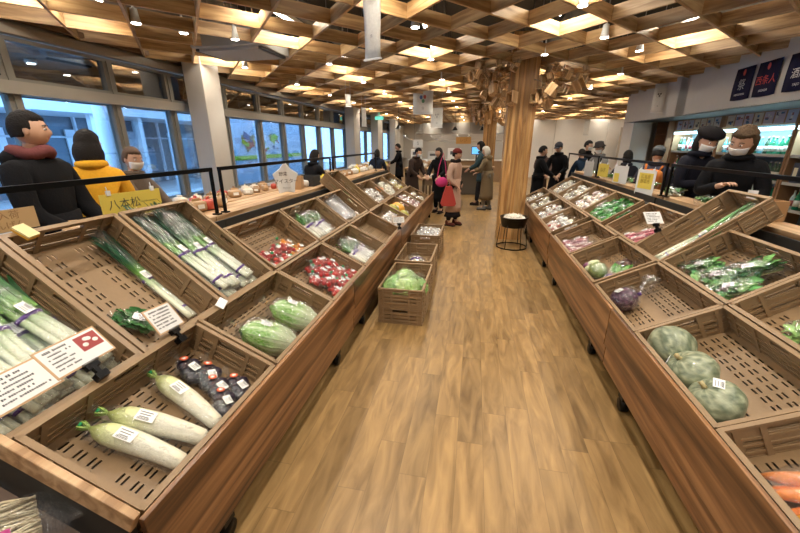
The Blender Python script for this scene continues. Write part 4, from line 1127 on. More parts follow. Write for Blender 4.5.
def pillar(x, y, w, d, label, clabel, n, seed):
    b = MB()
    k = 7
    for i in range(k):
        xx = x - w/2 + w*(i+.5)/k
        for s in (-1, 1): b.box((xx, y+s*(d/2-.02), 1.68), (w/k-.002, .045, 3.36))
    for i in range(k):
        yy = y - d/2 + d*(i+.5)/k
        for s in (-1, 1): b.box((x+s*(w/2-.021), yy, 1.68), (.045, d/k-.002, 3.35))
    tag(b.build('wooden_pillar', M_PILLAR), label, 'pillar')
    box_cluster(clabel, x, y, 2.30, 2.90, 1.05, n, seed, w/2)
pillar(.70, 7.03, .44, .44, 'big square wooden pillar rising from the aisle to the lattice', 'cluster of small open wooden boxes around the near pillar top', 84, 3)
pillar(.42, 13.6, .42, .42, 'second wooden pillar standing farther down the aisle', 'cluster of small wooden boxes around the far pillar top', 70, 5)

# ------------------------------------------------------------------ drum basket of garlic
t = empty('garlic_drum', 'dark round drum on a wire stand in front of the pillar', 'basket', loc=(.70, 6.30, 0))
b = MB(); b.lathe([(.19, .36), (.225, .52), (.235, .52), (.235, .53), (.215, .53), (.205, .47), (.0, .47)], cols=(.05, .045, .035), n=32); b.build('drum', M_METAL, t)
b = MB(); b.tube([(.25*math.cos(a), .25*math.sin(a), .012) for a in [2*PI*i/32 for i in range(33)]], .010, (.02, .02, .02), 6, cap=False); b.build('floor_ring', M_METAL, t)
for k in range(6):
    a = k*PI/3; b = MB(); b.tube([(.25*math.cos(a), .25*math.sin(a), .012), (.21*math.cos(a), .21*math.sin(a), .40)], .007, (.02, .02, .02), 6); b.build('leg', M_METAL, t)
gb_ = empty('garlic_bulb', None, 'garlic')
b = MB(); b.ball((0, 0, .026), (.03, .03, .026), (.80, .76, .68), 14, 9, fn=lambda d, th, ph: 1+.05*math.cos(ph*6)*math.sin(th)); b.tube([(0, 0, .045), (.003, 0, .075)], [.008, .004], (.8, .75, .62), 6); b.build('bulb', M_VEG, gb_)
rnd = random.Random(9)
for k in range(46):
    a = k*2.4; r = .185*math.sqrt((k % 30+.5)/30) if k < 30 else .12*math.sqrt((k-29)/16)
    inst(gb_, T(.70, 6.30, .475 if k < 30 else .515), r*math.cos(a), r*math.sin(a), 0, 'white garlic bulb heaped in the dark round drum', 'garlic bulbs in the drum', rz=a, rx=rnd.uniform(-1, 1))

# ------------------------------------------------------------------ rails over the ledges
BK = (.012, .012, .013)
def rail(side, y0, y1, label):
    s = -1 if side == 'L' else 1; x = s*2.22; z = 1.485 if side == 'L' else 1.46
    t = empty('black_railing', label, 'rail', loc=(x, (y0+y1)/2, 1.098)); h = z-1.098; L = y1-y0
    b = MB(); b.box((0, 0, h), (.025, L, .032), BK); b.build('top_rail', M_METAL, t)
    for q in (-1, 1):
        b = MB(); b.box((0, q*(L/2-.012), h/2), (.022, .022, h), BK); b.box((0, q*(L/2-.012), .006), (.06, .05, .012), BK); b.build('post', M_METAL, t)
for a, c, l in ((.2, 2.83, 'black rail frame over the ledge below the man in black'), (2.92, 5.55, 'black rail frame behind the star sign on the window side'),
                (5.65, 8.3, 'black rail frame past the steep leek crate, window side')): rail('L', a, c, l)
for a, c, l in ((1.9, 4.83, 'black rail frame in front of the two masked shoppers'), (4.93, 7.4, 'black rail frame before the shopper with the orange backpack'),
                (7.5, 9.8, 'farthest black rail frame on the right side')): rail('R', a, c, l)

# ------------------------------------------------------------------ signs and cards
YEL = (.72, .56, .09); KR = (.50, .34, .17)
def board_sign(name, label, w, h, col, M, lines=(), clips=True, th=.004, txt=(.05, .04, .03)):
    t = empty(name, label, 'sign'); t.matrix_basis = M
    b = MB(); b.box((0, 0, 0), (w, th, h), col); b.build('board', M_PAPER, t)
    for s, size, x, z, c in lines:
        text_mesh('lettering', s, size, M_PAPER, t, T(x, -th/2-.0008, z) @ RX(PI/2), c or txt)
    if clips:
        for x in (-w*.36, w*.36):
            b = MB(); b.box((x, -.004, h/2+.006), (.022, .014, .03), (.75, .76, .78)); b.tube([(x, 0, h/2+.01), (x, .004, h/2+.045)], .003, (.6, .6, .62), 5); b.build('clip', M_PLASTIC, t)
    return t
LS = RZ(PI/2 - 0.0)      # board facing the aisle on the window side (its -Y turns to +X)
board_sign('yellow_sign', 'yellow hand lettered sign hanging from the rail above the leek crates', .40, .165, YEL, T(-2.19, 2.0, 1.318) @ RZ(PI/2 - .12) @ RX(0),
           ((u'八本松', .07, -.055, .01, (.06, .06, .04)), ('Hachihonmatsu', .018, .105, .012, (.3, .25, .08)), (u'産', .035, .15, -.05, (.35, .3, .1))))
board_sign('brown_sign', 'brown cardboard sign clipped above the nearest leeks', .30, .10, KR, T(-2.12, 1.24, 1.358) @ RZ(PI/2 - .05),
           ((u'本日入荷', .042, 0, .02, (.30, .18, .08)), (u'いんげん', .038, .02, -.025, (.30, .18, .08))), clips=False)
# star sign
t = empty('star_sign', 'white star shaped sign standing on the ledge', 'sign', loc=(-2.22, 4.10, 1.098), rz=R(42))
pts = []
cx, cz = 0, .19
for k in range(10):
    a = PI/2 + k*PI/5; r = .215 if k % 2 == 0 else .155
    x, z = math.cos(a)*r*.74, math.sin(a)*r
    pts.append((cx+x, cz+z*.95))
pts = [(x, max(z, 0.0)) for x, z in pts]
b = MB(); b.prism(pts, -.012, .012, (.80, .80, .80)); b.build('board', M_PAPER, t, .008)
text_mesh('lettering', u'マイスター', .058, M_PAPER, t, T(0, -.0135, .165) @ RX(PI/2), (.03, .03, .04)); text_mesh('lettering', u'野菜', .05, M_PAPER, t, T(-.03, -.0135, .25) @ RX(PI/2), (.03, .03, .04))
text_mesh('lettering', 'Meister', .03, M_PAPER, t, T(0, -.0135, .09) @ RX(PI/2), (.4, .4, .4))
# paper cards clipped to the crates
def card(label, m, u, v, w, rz, tilt, W=.20, H=.14, frame_c=(.55, .36, .2), photo=False, clip=True):
    t = empty('paper_card', label, 'card'); t.matrix_basis = m @ T(u, v, w) @ RZ(rz) @ RX(tilt)
    b = MB(); b.box((0, 0, H/2), (W, .003, H), frame_c); b.box((0, -.002, H/2), (W-.014, .002, H-.014), (.80, .80, .80)); b.build('card_sheet', M_PAPER, t)
    b = MB()
    rnd = random.Random(len(label))
    x1 = W*.40 if not photo else W*.02
    for k in range(6):
        l = (x1+W*.40)*(rnd.uniform(.7, 1)); n = int(l/.007)
        for q in range(n):
            if rnd.random() < .15: continue
            b.box((-W*.40+q*.007+.003, -.0035, H*.84-k*H*.125), (.005, .0006, H*(.06 if k else .075)*rnd.uniform(.6, 1)), (.08, .08, .09))
    b.build('writing', M_PAPER, t)
    if photo:
        b = MB(); b.box((W*.26, -.0035, H*.62), (W*.36, .001, H*.5), (.35, .06, .06))
        for x, z in ((.18, .55), (.28, .70), (.36, .58), (.24, .72)): b.ball((W*x, -.004, H*z), (.011, .001, .009), (.85, .8, .78), 10, 6)
        b.build('printed_photo', M_PAPER, t)
    if clip:
        b = MB(); b.box((0, 0, -.01), (.05, .022, .03), BK); b.box((0, .0, -.04), (.018, .02, .06), BK); b.box((0, .004, -.065), (.045, .034, .028), BK)
        b.tube([(-.03, -.01, .0), (.03, -.01, .0)], .006, (.2, .2, .2), 8); b.build('clip', M_METAL, t)
    return t
FL = Matrix(((0, 0, 1, 0), (-1, 0, 0, 0), (0, -1, 0, 0), (0, 0, 0, 1)))
card('white text card nearest the camera lying over the leeks', kA @ T(-.345, .115, .20) @ FL, 0, 0, 0, 0, .12, .20, .135, clip=False)
card('text card with a small red photo lying over the leeks', kA @ T(-.335, -.085, .205) @ FL, 0, 0, 0, 0, .12, .23, .135, photo=True)
card('white text card on a black clip beside the green bag', kB @ T(-.39, .11, .19) @ FL, 0, 0, 0, R(8), R(14), .17, .14)
b = MB(); b.box((0, 0, 0), (.09, .05, .002), (.82, .82, .84)); o = b.build('price_tag', M_PAPER); o.matrix_basis = kL1 @ T(-.22, .245, .185) @ RZ(R(20)) @ RX(R(15)); tag(o, 'small white price tag on the rim below the dark leeks', 'tag')
q = kB3 @ V(.41, -.02, .255); card('white price card on a black clip over the red radish crate', T(*q), 0, 0, 0, R(20), R(-38), .17, .12, (.8, .8, .8))
q = kL4 @ V(.30, -.22, .255); card('brown card on a black clip in the empty lower crate', T(*q), 0, 0, 0, R(25), R(-30), .17, .10, (.5, .3, .15))
b = MB(); b.box((0, 0, 0), (.10, .07, .012), (.70, .62, .32)); b.box((0, 0, -.014), (.10, .07, .014), (.65, .35, .04)); o = b.build('sponge_block', M_PAPER); o.matrix_basis = kB @ T(.39, .19, .190) @ RZ(.2) @ S(.8); tag(o, 'small yellow and white block lying on the crate rim by the leeks', 'block')
# signs on the right rail
RS = lambda x, y, z, r=0.0: T(x, y, z) @ RZ(-PI/2 + r)
for (y, z, w, h, c, l) in ((5.38, 1.21, .34, .32, (.70, .70, .68), 'white sign with a yellow note on the right rail beside the orange backpack'),
                           (6.28, 1.24, .34, .26, (.66, .66, .64), 'white sign hanging on the right rail, second from the masked shoppers'),
                           (7.10, 1.25, .30, .22, YEL, 'plain yellow sign hanging on the right rail'),
                           (7.95, 1.22, .30, .28, (.62, .62, .60), 'white sign farthest along the right rail')):
    t = board_sign('rail_sign', l, w, h, c, RS(2.20, y, z, .25))
    if 'note' in l:
        b = MB(); b.box((.0, -.004, .02), (.26, .003, .20), YEL); b.build('yellow_note', M_PAPER, t)
        text_mesh('lettering', u'広島産\n野菜市', .06, M_PAPER, t, T(0, -.0065, .04) @ RX(PI/2), (.35, .22, .02))
    elif 'second' in l:
        b = MB(); b.box((-.08, -.004, -.05), (.12, .003, .13), YEL); b.build('yellow_note', M_PAPER, t)
    elif 'plain' in l: text_mesh('lettering', u'ねぎ', .08, M_PAPER, t, T(0, -.004, 0) @ RX(PI/2), (.35, .22, .02))
for k, (y, z) in enumerate(((3.62, 1.16), (3.5, 1.30))):
    b = MB(); b.box((0, 0, 0), (.07, .004, .07), (.8, .8, .8)); o = b.build('white_clip_tag', M_PAPER); o.matrix_basis = RS(2.24, y, z, .5); tag(o, ('small white tag low on the right rail by the leek crate', 'small white tag high on the right rail by the curly haired shopper')[k], 'tag')

# hanging banners
def banner(label, x, y, z0, z1, w, rz, logo, top=4.3, cols=((.55, .12, .10), (.12, .2, .45), (.15, .35, .2))):
    t = empty('hanging_banner', label, 'banner', loc=(x, y, 0), rz=rz)
    vs = []; fs = []; n = 10
    for j in range(n+1):
        for i in range(5): vs.append(V((i/4-.5)*w, .006*math.sin(j*.8+i), z0+(z1-z0)*j/n))
    for j in range(n):
        for i in range(4): fs.append((j*5+i, j*5+i+1, (j+1)*5+i+1, (j+1)*5+i))
    b = MB(); b.add(vs, fs, (.66, .655, .63), True); o = b.build('cloth', M_CLOTH, t); sm = o.modifiers.new('thickness', 'SOLIDIFY'); sm.thickness = .003
    b = MB(); b.box((0, 0, z0), (w+.01, .018, .014), (.8, .8, .8)); b.build('bottom_bar', M_PAINT, t)
    for s in (-1, 1):
        b = MB(); b.tube([(s*w*.4, 0, z1), (s*w*.4, 0, top)], .003, (.6, .6, .6), 5); b.build('cord', M_METAL, t)
    H = z1-z0
    if logo:
        zc = z0+H*.62; r = w*.27
        b = MB(); b.tube([(r*math.cos(a), -.013, zc+r*math.sin(a)) for a in [2*PI*i/24 for i in range(25)]], .0035, (.5, .49, .47), 5, cap=False)
        for k in range(3): b.ball((r*.4*math.cos(2.1*k+.6), -.012, zc+r*.45*math.sin(2.1*k+.6)), (r*.28, .003, r*.34), cols[k], 10, 6)
        b.build('printed_logo', M_PAPER, t)
        text_mesh('lettering', u'食', w*.16, M_PAPER, t, T(0, -.012, z0+H*.22) @ RX(PI/2), (.3, .3, .3))
    return t
banner('large pale banner with a round logo hanging at the top centre', -.81, 3.0, 2.30, 2.98, .15, R(-22), True)
banner('pale banner with a round logo hanging over the window stand', -1.43, 10.2, 2.42, 3.02, .52, 0, True)
banner('smaller pale banner hanging behind the logo banner, right of it', -1.10, 10.6, 2.10, 2.60, .32, R(10), True, cols=((.4, .4, .4),)*3)
banner('narrow blank banner hanging near the second window column', -2.75, 8.1, 2.44, 2.68, .12, R(30), False)
banner('narrow blank banner hanging lower, past the second column', -3.1, 10.4, 2.14, 2.62, .14, R(40), False)
t = banner('narrow white banner with a small logo before the bulkhead', 3.80, 9.5, 2.33, 2.90, .22, R(-20), True, cols=((.1, .1, .1),)*3)
banner('tiny pale banner hanging by the far white wall', 4.5, 17.5, 2.0, 2.6, .2, 0, False)
for k, (x, y, w, h, z, col, l) in enumerate(((-.47, 14.2, .54, .24, 1.79, (.62, .33, .09), 'orange hanging sign above the woman in pink'), (-2.15, 14.2, .36, .28, 1.68, (.72, .72, .70), 'white hanging sign with a dark mark over the far counter'))):
    t = empty('hanging_sign', l, 'sign', loc=(x, y, z))
    b = MB(); b.box((0, 0, 0), (w, .02, h), col); b.build('board', M_PAPER, t)
    text_mesh('lettering', (u'レジ', u'S')[k], h*.6, M_PAPER, t, T(0, -.012, 0) @ RX(PI/2), ((.35, .15, .03), (.2, .2, .2))[k])
    for s in (-1, 1): b = MB(); b.tube([(s*w*.4, 0, h/2), (s*w*.4, 0, 4.3-z)], .004, (.1, .1, .1), 5); b.build('cord', M_METAL, t)
b = MB(); b.box((-4.2, 16.4, 2.72), (.36, .05, .12)); b.box((-4.2, 16.4, 3.5), (.02, .02, 1.6)); tag(b.build('exit_sign', M_EXITSIGN), 'small green lit exit sign near the far window columns', 'sign')

# navy banners on the bulkhead
for k, (y, w, s1, s2, l) in enumerate(((7.10, .42, u'祭', 'HIROSHIMA', 'navy banner with a pale round emblem, nearest the far end'), (6.60, .44, u'西条人', 'HIGASHI', 'navy banner with red and white lettering, middle of three'),
                                      (6.02, .46, u'酒蔵', 'SAIJO', 'navy banner at the right picture edge'))):
    t = empty('navy_banner', l, 'banner', loc=(3.965, y, 2.34), rz=-PI/2)
    vs = []; fs = []
    for j in range(7):
        for i in range(5): vs.append(V((i/4-.5)*w, -.004-.006*math.sin(i*1.4+j*.6), .45*j/6-.012*math.sin(i*PI/4)*(j == 0)))
    for j in range(6):
        for i in range(4): fs.append((j*5+i, j*5+i+1, (j+1)*5+i+1, (j+1)*5+i))
    b = MB(); b.add(vs, fs, (.018, .018, .055), True); o = b.build('cloth', M_CLOTH, t); sm = o.modifiers.new('thickness', 'SOLIDIFY'); sm.thickness = .003
    text_mesh('lettering', s1, .13 if k else .17, M_PAPER, t, T(0, -.016, .20) @ RX(PI/2), ((.5, .5, .52), (.65, .08, .08), (.8, .8, .82))[k])
    text_mesh('lettering', s2, .045, M_PAPER, t, T(0, -.016, .07) @ RX(PI/2), (.75, .75, .78))
    b = MB(); b.ball((0, -.014, .38), (.03, .003, .045), (.6, .1, .1), 10, 6); b.build('red_mark', M_PAPER, t)

# ------------------------------------------------------------------ bottle shelves on the right
def bottle_shelf(y0, y1, label, idx):
    L = y1-y0; yc = (y0+y1)/2
    t = empty('bottle_shelf', label, 'shelf', loc=(4.9, yc, 0))
    b = MB(); b.box((.20, 0, 1.1), (.03, L, 2.2), (.22, .30, .33)); b.build('back_panel', M_PAINT, t)
    for q in (-1, 1):
        b = MB(); b.box((0, q*(L/2-.02), 1.1), (.42, .04, 2.2), (.30, .17, .09)); b.build('side_panel', M_PAINT, t)
    for z in (.32, .74, 1.12, 1.52):
        b = MB(); b.box((0, 0, z-.015), (.40, L-.08, .03), (.20, .16, .12)); b.build('shelf', M_PAINT, t)
        b = MB(); b.box((-.205, 0, z-.01), (.006, L-.1, .045), (.45, .45, .45)); b.build('price_strip', M_PAPER, t)
    for q in (-.25, .25):
        b = MB(); b.box((-.19, q*L, 1.92), (.05, L*.47, .055)); b.build('light_tube', M_SHELFLIGHT, t)
    ld = bpy.data.lights.new('shelf_light', 'AREA'); ld.shape = 'RECTANGLE'; ld.size = .05; ld.size_y = L*.9; ld.energy = 26; ld.color = (.55, .88, 1.0)
    lo = bpy.data.objects.new('shelf_light', ld); COL.objects.link(lo); lo.location = (4.72, yc, 1.885); lo.rotation_euler = (0, R(-25), 0)
    b = MB(); b.box((-.19, 0, 2.09), (.02, L-.06, .22), (.40, .24, .13)); b.build('header', M_PAINT, t)
    # posters in the header
    rnd = random.Random(idx)
    n = int(L/.24)
    for k in range(n):
        b = MB(); y = -L/2+.15+k*.24; c = rnd.choice([(.62, .60, .58), (.45, .52, .66), (.66, .62, .5), (.58, .52, .60)])
        b.box((-.205, y, 2.09), (.006, .20, .19), c)
        for q in range(4): b.box((-.210, y+rnd.uniform(-.06, .06), 2.09+rnd.uniform(-.06, .06)), (.004, rnd.uniform(.03, .08), rnd.uniform(.02, .06)), rnd.choice([(.08, .08, .1), (.3, .12, .12), (.1, .2, .35), (.7, .7, .65)]))
        b.build('poster', M_PAPER, t)
SH = [(5.05, 6.85, 'lit bottle shelf at the right picture edge'), (6.87, 8.7, 'lit bottle shelf behind the curly haired shopper'), (8.72, 10.5, 'lit bottle shelf behind the shopper in the black beret')]
for i, (a, c, l) in enumerate(SH): bottle_shelf(a, c, l, i)
def bottle(col, lab, h=.29, r=.037):
    t = empty('bottle', None, 'bottle')
    b = MB(); b.lathe([(r*.9, 0), (r, .01), (r, h*.58), (r*.75, h*.70), (r*.36, h*.80), (r*.34, h*.97), (r*.4, h*.97)], cols=col, n=14); b.build('glass', M_GLASSB, t)
    b = MB(); b.lathe([(r*1.02, h*.18), (r*1.02, h*.48)], cols=lab, n=14); b.build('paper_label', M_PAPER, t)
    b = MB(); b.lathe([(r*.42, h*.93), (r*.42, h), (r*.3, h+.004)], cols=(.5, .5, .52), n=10); b.build('cap', M_METAL, t)
    return t
bp = [bottle((.02, .22, .12), (.75, .75, .72)), bottle((.03, .09, .05), (.7, .68, .6)), bottle((.10, .35, .42), (.8, .8, .82)), bottle((.16, .05, .02), (.65, .3, .35)), bottle((.45, .60, .62), (.4, .1, .12))]
rnd = random.Random(12)
rows = {1.52: ('top', .29), 1.12: ('second', .29), .74: ('third', .29)}
for (a, c, l) in SH:
    for z in (1.52, 1.12, .74):
        n = int((c-a-.12)/.105)
        for k in range(n):
            q = rnd.choice((0, 0, 1, 2, 2, 4)) if z > 1.5 else rnd.choice((0, 1, 1, 3, 4))
            inst(bp[q], T(4.78+rnd.uniform(-.02, .02), a+.10+k*.105, z), 0, 0, 0, {1.52: 'bottle on the brightly lit top row of the drinks shelves', 1.12: 'bottle on the second row of the drinks shelves', .74: 'bottle on the third row of the drinks shelves'}[z],
                 {1.52: 'bottles on the top row', 1.12: 'bottles on the second row', .74: 'bottles on the third row'}[z], s=rnd.uniform(.88, 1.05))
# boxed bottles
for k, (y, z, col) in enumerate(((7.9, 1.12, (.75, .30, .42)), (7.62, 1.12, (.7, .68, .66)), (6.62, 1.12, (.05, .06, .10)), (6.3, 1.12, (.70, .70, .72)))):
    t = empty('gift_box', ('pink gift box standing before the second row bottles', 'white gift box standing beside the pink one', 'dark blue gift box on the second bottle row', 'pale gift box at the right picture edge on the bottle shelf')[k], 'box', loc=(4.73, y, z))
    b = MB(); b.box((0, 0, .15), (.07, .13, .30), col); b.build('carton', M_PAPER, t, .003)
    b = MB(); b.box((-.037, 0, .17), (.003, .07, .12), (.8, .75, .6)); b.build('paper_label', M_PAPER, t)
# small wooden bookcase left of the shelves
t = empty('wooden_bookcase', 'brown wooden bookcase beyond the last bottle shelf', 'shelf', loc=(4.75, 10.82, 0))
b = MB(); b.box((.2, 0, 1.1), (.02, .58, 2.2), (.20, .09, .04)); b.build('back_panel', M_PAINT, t)
for q in (-1, 1): b = MB(); b.box((0, q*.29, 1.1), (.4, .025, 2.2), (.24, .11, .05)); b.build('side_panel', M_PAINT, t)
for z in (.4, .8, 1.2, 1.55, 1.9): b = MB(); b.box((0, 0, z), (.4, .56, .02), (.24, .11, .05)); b.build('shelf', M_PAINT, t)

# ------------------------------------------------------------------ tables with goods on the far side of the ledges
def goods_table(x, y0, y1, w, label, z=.95, col=(.3, .2, .12)):
    t = empty('goods_table', label, 'table', loc=(x, (y0+y1)/2, 0)); L = y1-y0
    b = MB(); b.box((0, 0, z-.02), (w, L, .04)); b.build('tabletop', M_LEDGE, t, .004)
    b = MB(); b.box((0, 0, z-.12), (w-.06, L-.06, .16), col); b.build('apron', M_PAINT, t)
    for sx in (-1, 1):
        for sy in (-1, 1): b = MB(); b.box((sx*(w/2-.05), sy*(L/2-.05), (z-.04)/2), (.06, .06, z-.04), (.12, .08, .05)); b.build('leg', M_PAINT, t)
goods_table(-3.62, 3.3, 6.3, .5, 'wooden table by the window behind the star sign', .92)
goods_table(-3.62, 6.4, 9.6, .5, 'wooden table by the window past the first column', .92)
goods_table(-3.3, 10.0, 13.0, .7, 'far wooden table with yellow packets by the windows', .95)
goods_table(-1.9, 12.2, 15.0, .8, 'far counter table with brown boxes', .92)
def packet(seed, col, w=.16, d=.11, h=.10, name='paper_packet'):
    t = empty(name, None, 'packet'); rnd = random.Random(seed)
    b = MB(); b.ball((0, 0, h*.48), (w/2, d/2, h*.5), col, 18, 10, fn=lambda q, th, ph: (1/max(abs(q.x), abs(q.y), abs(q.z)))**.62*(1+.05*noise.noise(q*3+V(seed, 0, 0)))); b.build('wrapper', M_PLASTIC, t)
    b = MB(); b.box((0, -d*.42-.012, h*.5), (w*.4, .004, h*.35), (.8, .78, .72)); b.build('paper_label', M_PAPER, t)
    b = MB(); b.box((0, 0, h*1.02), (w*.5, .008, .035), tuple(min(1, c*1.25) for c in col)); b.build('folded_top', M_PAPER, t)
    return t
pp = [packet(1, (.42, .26, .13)), packet(2, (.50, .07, .04)), packet(3, (.62, .55, .45)), packet(4, (.30, .18, .09)), packet(5, (.68, .52, .06)), packet(6, (.66, .66, .64))]
rnd = random.Random(21)
def scatter(x0, x1, y0, y1, z, nx, ny, kinds, label, grp, s=1.0):
    for i in range(nx):
        for j in range(ny):
            inst(pp[rnd.choice(kinds)], T(x0+(x1-x0)*(i+.5)/nx, y0+(y1-y0)*(j+.5)/ny, z), rnd.uniform(-.02, .02), rnd.uniform(-.02, .02), 0, label, grp, rz=rnd.uniform(0, 3), s=s*rnd.uniform(.85, 1.2))
scatter(-2.58, -2.34, 1.75, 3.3, 1.099, 1, 9, (0, 0, 1, 3, 2), 'paper or red packet on the back of the ledge behind the dark leeks', 'packets on the ledge behind the leeks')
scatter(-3.85, -3.42, 6.5, 9.5, .921, 2, 12, (0, 2, 3, 5), 'brown or white packet on the window table past the column', 'packets on the window table past the column')
scatter(-3.85, -3.42, 3.4, 6.2, .921, 2, 10, (0, 1, 3, 2), 'brown or red packet on the window table behind the star sign', 'packets on the window table')
scatter(-3.6, -3.0, 10.1, 12.9, .951, 3, 12, (4, 5, 0, 2), 'yellow or white packet on the far window table', 'packets on the far window table', 1.2)
scatter(-2.2, -1.6, 12.3, 14.9, .921, 3, 10, (0, 3, 2, 5), 'box or packet on the far counter table', 'packets on the far counter', 1.2)
scatter(-2.57, -2.3, 4.6, 8.8, 1.099, 1, 16, (0, 2, 5, 3, 4), 'small packet lined up on the window side ledge', 'packets along the window side ledge', .9)
# open boxes on the right ledge's far side
def open_box(label, x, y, z, w, d, h, col, rz=0.0):
    t = empty('open_carton', label, 'box', loc=(x, y, z), rz=rz); k = .006
    for n_, c, s_ in (('side', (0, -d/2, h/2), (w, k, h)), ('side', (0, d/2, h/2), (w, k, h)), ('side', (-w/2, 0, h/2), (k, d-.012, h)), ('side', (w/2, 0, h/2), (k, d-.012, h)), ('bottom', (0, 0, .004), (w, d-.012, k))):
        b = MB(); b.box(c, s_, col); b.build(n_, M_PAPER, t)
    return t
open_box('brown open carton on the right ledge near the picture edge', 2.37, 3.55, 1.10, .16, .26, .16, (.42, .25, .12), .2)
open_box('brown carton on the window ledge left of the black basket', -2.45, 4.75, 1.10, .22, .26, .16, (.42, .25, .12), .3)
open_box('black basket on the window ledge beside the brown carton', -2.42, 5.15, 1.10, .26, .32, .14, (.02, .02, .02), .1)
gr = [leafy_bag('greens_bag', .24, .15, 91, cols=((.05, .2, .04), (.1, .3, .07))), leafy_bag('greens_bag', .24, .15, 92, cols=((.1, .25, .08), (.5, .5, .4)))]
for k in range(6):
    inst(gr[k % 2], T(2.38, 4.25+k*.75, 1.10), 0, 0, 0, 'leafy bag on the back of the right ledge', 'leafy bags on the right ledge', rz=k*1.3, s=1.05)

# divider and side bin nearest the camera, window side
t = empty('side_bin', 'low wooden bin with a thick plank edge in the lower left corner', 'bin', loc=(-1.0, .2, 0))
b = MB(); a = math.atan2(.55, 1.2)
b.bar((.03, .435, .575), (-1.10, .435, 1.125), .026, .075); b.build('divider_plank', M_LEDGE, t, .004)
b = MB(); b.bar((.03, .02, .40), (-1.10, .02, .95), .78, .02, (.10, .06, .04)); b.build('bin_floor', M_PAINT, t)
b = MB(); b.box((.022, .02, .34), (.022, .80, .40)); b.build('front_board', M_BOARD, t)
b = MB(); b.prism([(.01, .10), (-1.1, .10), (-1.1, 1.08), (.01, .54)], .425, .445, (.03, .026, .022)); b.build('side_panel', M_PAINT, t)
snk = empty('noodle_packet', 'clear packet of pale strands with blue and pink stickers in the corner bin', 'packet')
rnd = random.Random(4)
b = MB()
for k in range(60):
    y = rnd.uniform(-.08, .08); z = rnd.uniform(.01, .05); b.tube([(-.13, y, z), (-.04, y+rnd.uniform(-.02, .02), z+.01), (.05, y+rnd.uniform(-.02, .02), z+.008), (.12, y, z)], .004, (.72, .62, .42), 5)
o = b.build('strands', M_VEG, snk); o['kind'] = 'stuff'
film(snk, [(-.17, 0, .03), (-.13, 0, .03), (0, 0, .035), (.13, 0, .03), (.19, 0, .03), (.26, 0, .05)], [.05, .085, .10, .09, .05, .08], 16, .5, 33)
b = MB(); b.box((.0, .02, .088), (.07, .05, .002), (.02, .14, .42)); b.box((.0, .03, .0895), (.05, .008, .001), (.7, .8, .9)); b.box((.0, .012, .0895), (.05, .008, .001), (.7, .8, .9)); b.build('blue_sticker', M_PAPER, snk)
b = MB(); b.box((.03, -.05, .086), (.05, .05, .002), (.40, .03, .18)); b.build('pink_sticker', M_PAPER, snk)
snk.matrix_basis = T(-1.32, .44, .565) @ RZ(R(155)) @ RY(R(22))
snk.matrix_basis = T(-1.32, .47, .60) @ RY(R(25)) @ RZ(R(60))

